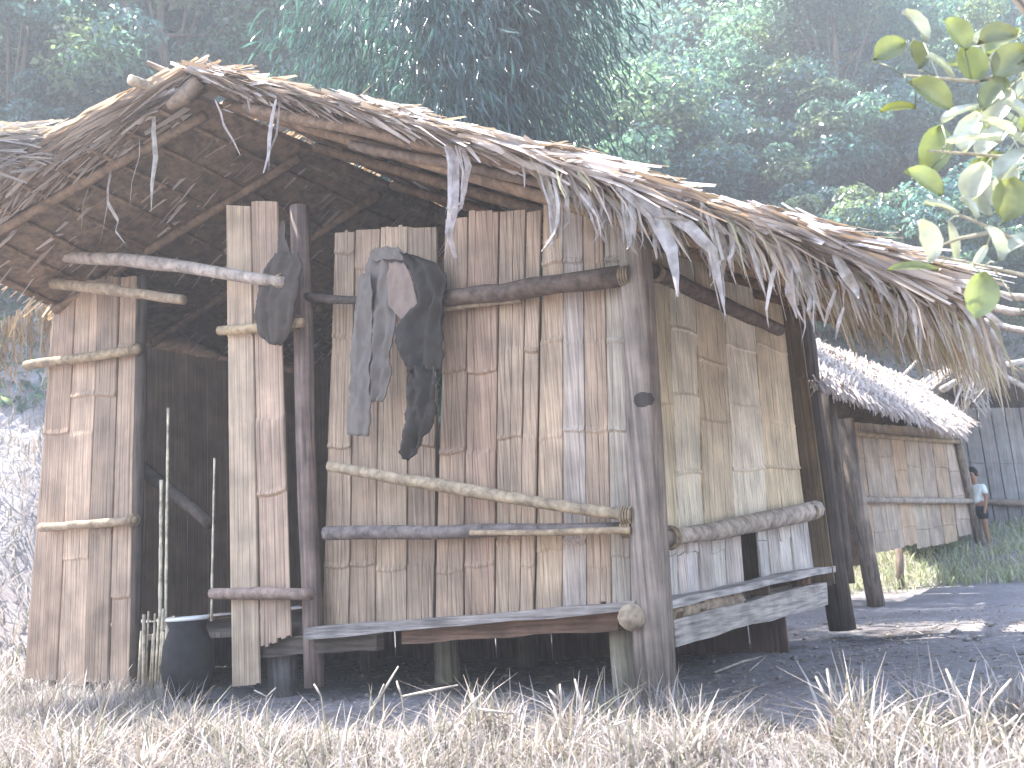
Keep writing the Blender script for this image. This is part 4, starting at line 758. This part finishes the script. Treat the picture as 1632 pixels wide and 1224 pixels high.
def bleaf(x, y, lpx, wpx, ang, tilt, color, d=None):
    d = d or random.uniform(1.92, 2.1); c = onY(x, y, d); k = d/F; dx = RT*math.cos(ang)+UP*math.sin(ang); nrm = unit(-fw*math.cos(tilt)+Z*math.sin(tilt)); s_ = unit(np.cross(dx, nrm)); nrm = np.cross(s_, dx); L, w = lpx*k, wpx*k; rows = 8; vs_ = []
    for i in range(rows):
        q = i/(rows-1); wd = w*.5*(math.sin(math.pi*min(1, q*.92+.04))**.7)*(1 if 0 < i < rows-1 else .12)
        for j in (-1, -.5, 0, .5, 1): vs_.append(c + dx*L*(q-.5) + s_*wd*j + nrm*(.22*w*(abs(j)**1.3) - .18*L*(q-.5)**2*2 - (.035*w if j == 0 else 0) + .02*w*math.sin(i*2.6+j*3)))
    mb = MB(); mb.add(vs_, [(i*5+j, i*5+j+1, i*5+j+6, i*5+j+5) for i in range(rows-1) for j in range(4)]); ends = [vs_[2], vs_[-3]]
    e0, tp = min(((e, q) for e in ends for q in TP), key=lambda z: np.linalg.norm(z[0]-z[1])); mb.tube([e0, (e0+tp)/2+Z*.006, tp], .0016, 5); part('leaf', mb, M_BIG, SH, jit(color, .15), True)
GL, PL, OL = (.24, .28, .14), (.52, .55, .50), (.20, .22, .13)
for a in ((1417, 80, 62, 46, .5, .3, GL), (1460, 88, 50, 44, 1.9, .9, OL), (1484, 150, 85, 52, -.6, .3, GL), (1432, 172, 62, 24, .1, .6, (.30, .32, .06)), (1545, 104, 70, 56, -1.1, .2, GL), (1610, 100, 80, 62, .7, .4, OL), (1487, 240, 90, 56, 1.3, .2, GL), (1474, 290, 74, 48, -.6, .5, GL), (1552, 222, 96, 46, .05, 1.1, PL), (1556, 290, 70, 52, 1.2, 1.0, PL), (1612, 262, 70, 50, .8, 1.1, PL),
          (1606, 318, 76, 66, 1.4, .2, GL), (1476, 384, 74, 52, -1.3, 1.0, PL), (1520, 385, 70, 18, -1.4, .6, PL), (1586, 388, 62, 42, -1.2, 1.0, PL), (1562, 408, 46, 14, 1.0, .5, PL), (1456, 426, 84, 22, .0, .7, GL), (1560, 470, 78, 58, 1.4, .15, GL), (1500, 330, 60, 34, -.3, 1.0, PL), (1530, 180, 70, 40, .4, 1.1, PL), (1590, 200, 64, 48, -.4, 1.1, PL), (1585, 150, 66, 48, .9, .8, GL), (1625, 180, 66, 50, -.7, .9, PL), (1545, 330, 46, 34, -.9, 1., PL), (1590, 60, 70, 55, .2, .5, OL), (1525, 55, 66, 50, 2.2, .4, GL), (1620, 390, 60, 40, .6, 1., PL), (1460, 40, 66, 46, -.9, .8, PL), (1500, 105, 60, 40, 2.4, 1.0, PL)): bleaf(*a)
for i in range(26): bleaf(random.uniform(1525, 1700), random.uniform(40, 330), random.uniform(50, 90), random.uniform(34, 58), random.uniform(0, 6.28), random.uniform(.2, 1.2), random.choice((PL, PL, GL, (.44, .44, .38))), random.uniform(2.15, 2.5))
for i in range(60): bleaf(random.uniform(1660, 2050), random.uniform(-120, 520), random.uniform(55, 90), random.uniform(40, 62), random.uniform(0, 6.28), random.uniform(.1, 1.1), random.choice((GL, PL, OL)))
# ---------------------------------------------------------------- air
if HAZE:
    top = 37.; x0, x1, y0, y1, z0 = -310, 310, -330, 340, -1.3; vs_ = [(x, y, z) for z in (z0, top) for x, y in ((x0, y0), (x1, y0), (x1, y1), (x0, y1))]
    mb = MB(); mb.add(vs_, [(3, 2, 1, 0), (4, 5, 6, 7), (0, 1, 5, 4), (1, 2, 6, 5), (2, 3, 7, 6), (3, 0, 4, 7)])
    m = bpy.data.materials.new('haze_air'); m.use_nodes = True; nt = m.node_tree; nt.nodes.remove(nt.nodes['Principled BSDF']); pv = nt.nodes.new('ShaderNodeVolumePrincipled')
    pv.inputs['Density'].default_value = HAZE; pv.inputs['Color'].default_value = (.93, .96, 1., 1); pv.inputs['Anisotropy'].default_value = .2; nt.links.new(pv.outputs[0], nt.nodes['Material Output'].inputs['Volume'])
    o = link('haze', mb.mesh('haze'), m); o['kind'] = 'stuff'
for o in ROOTS: del o['_o']
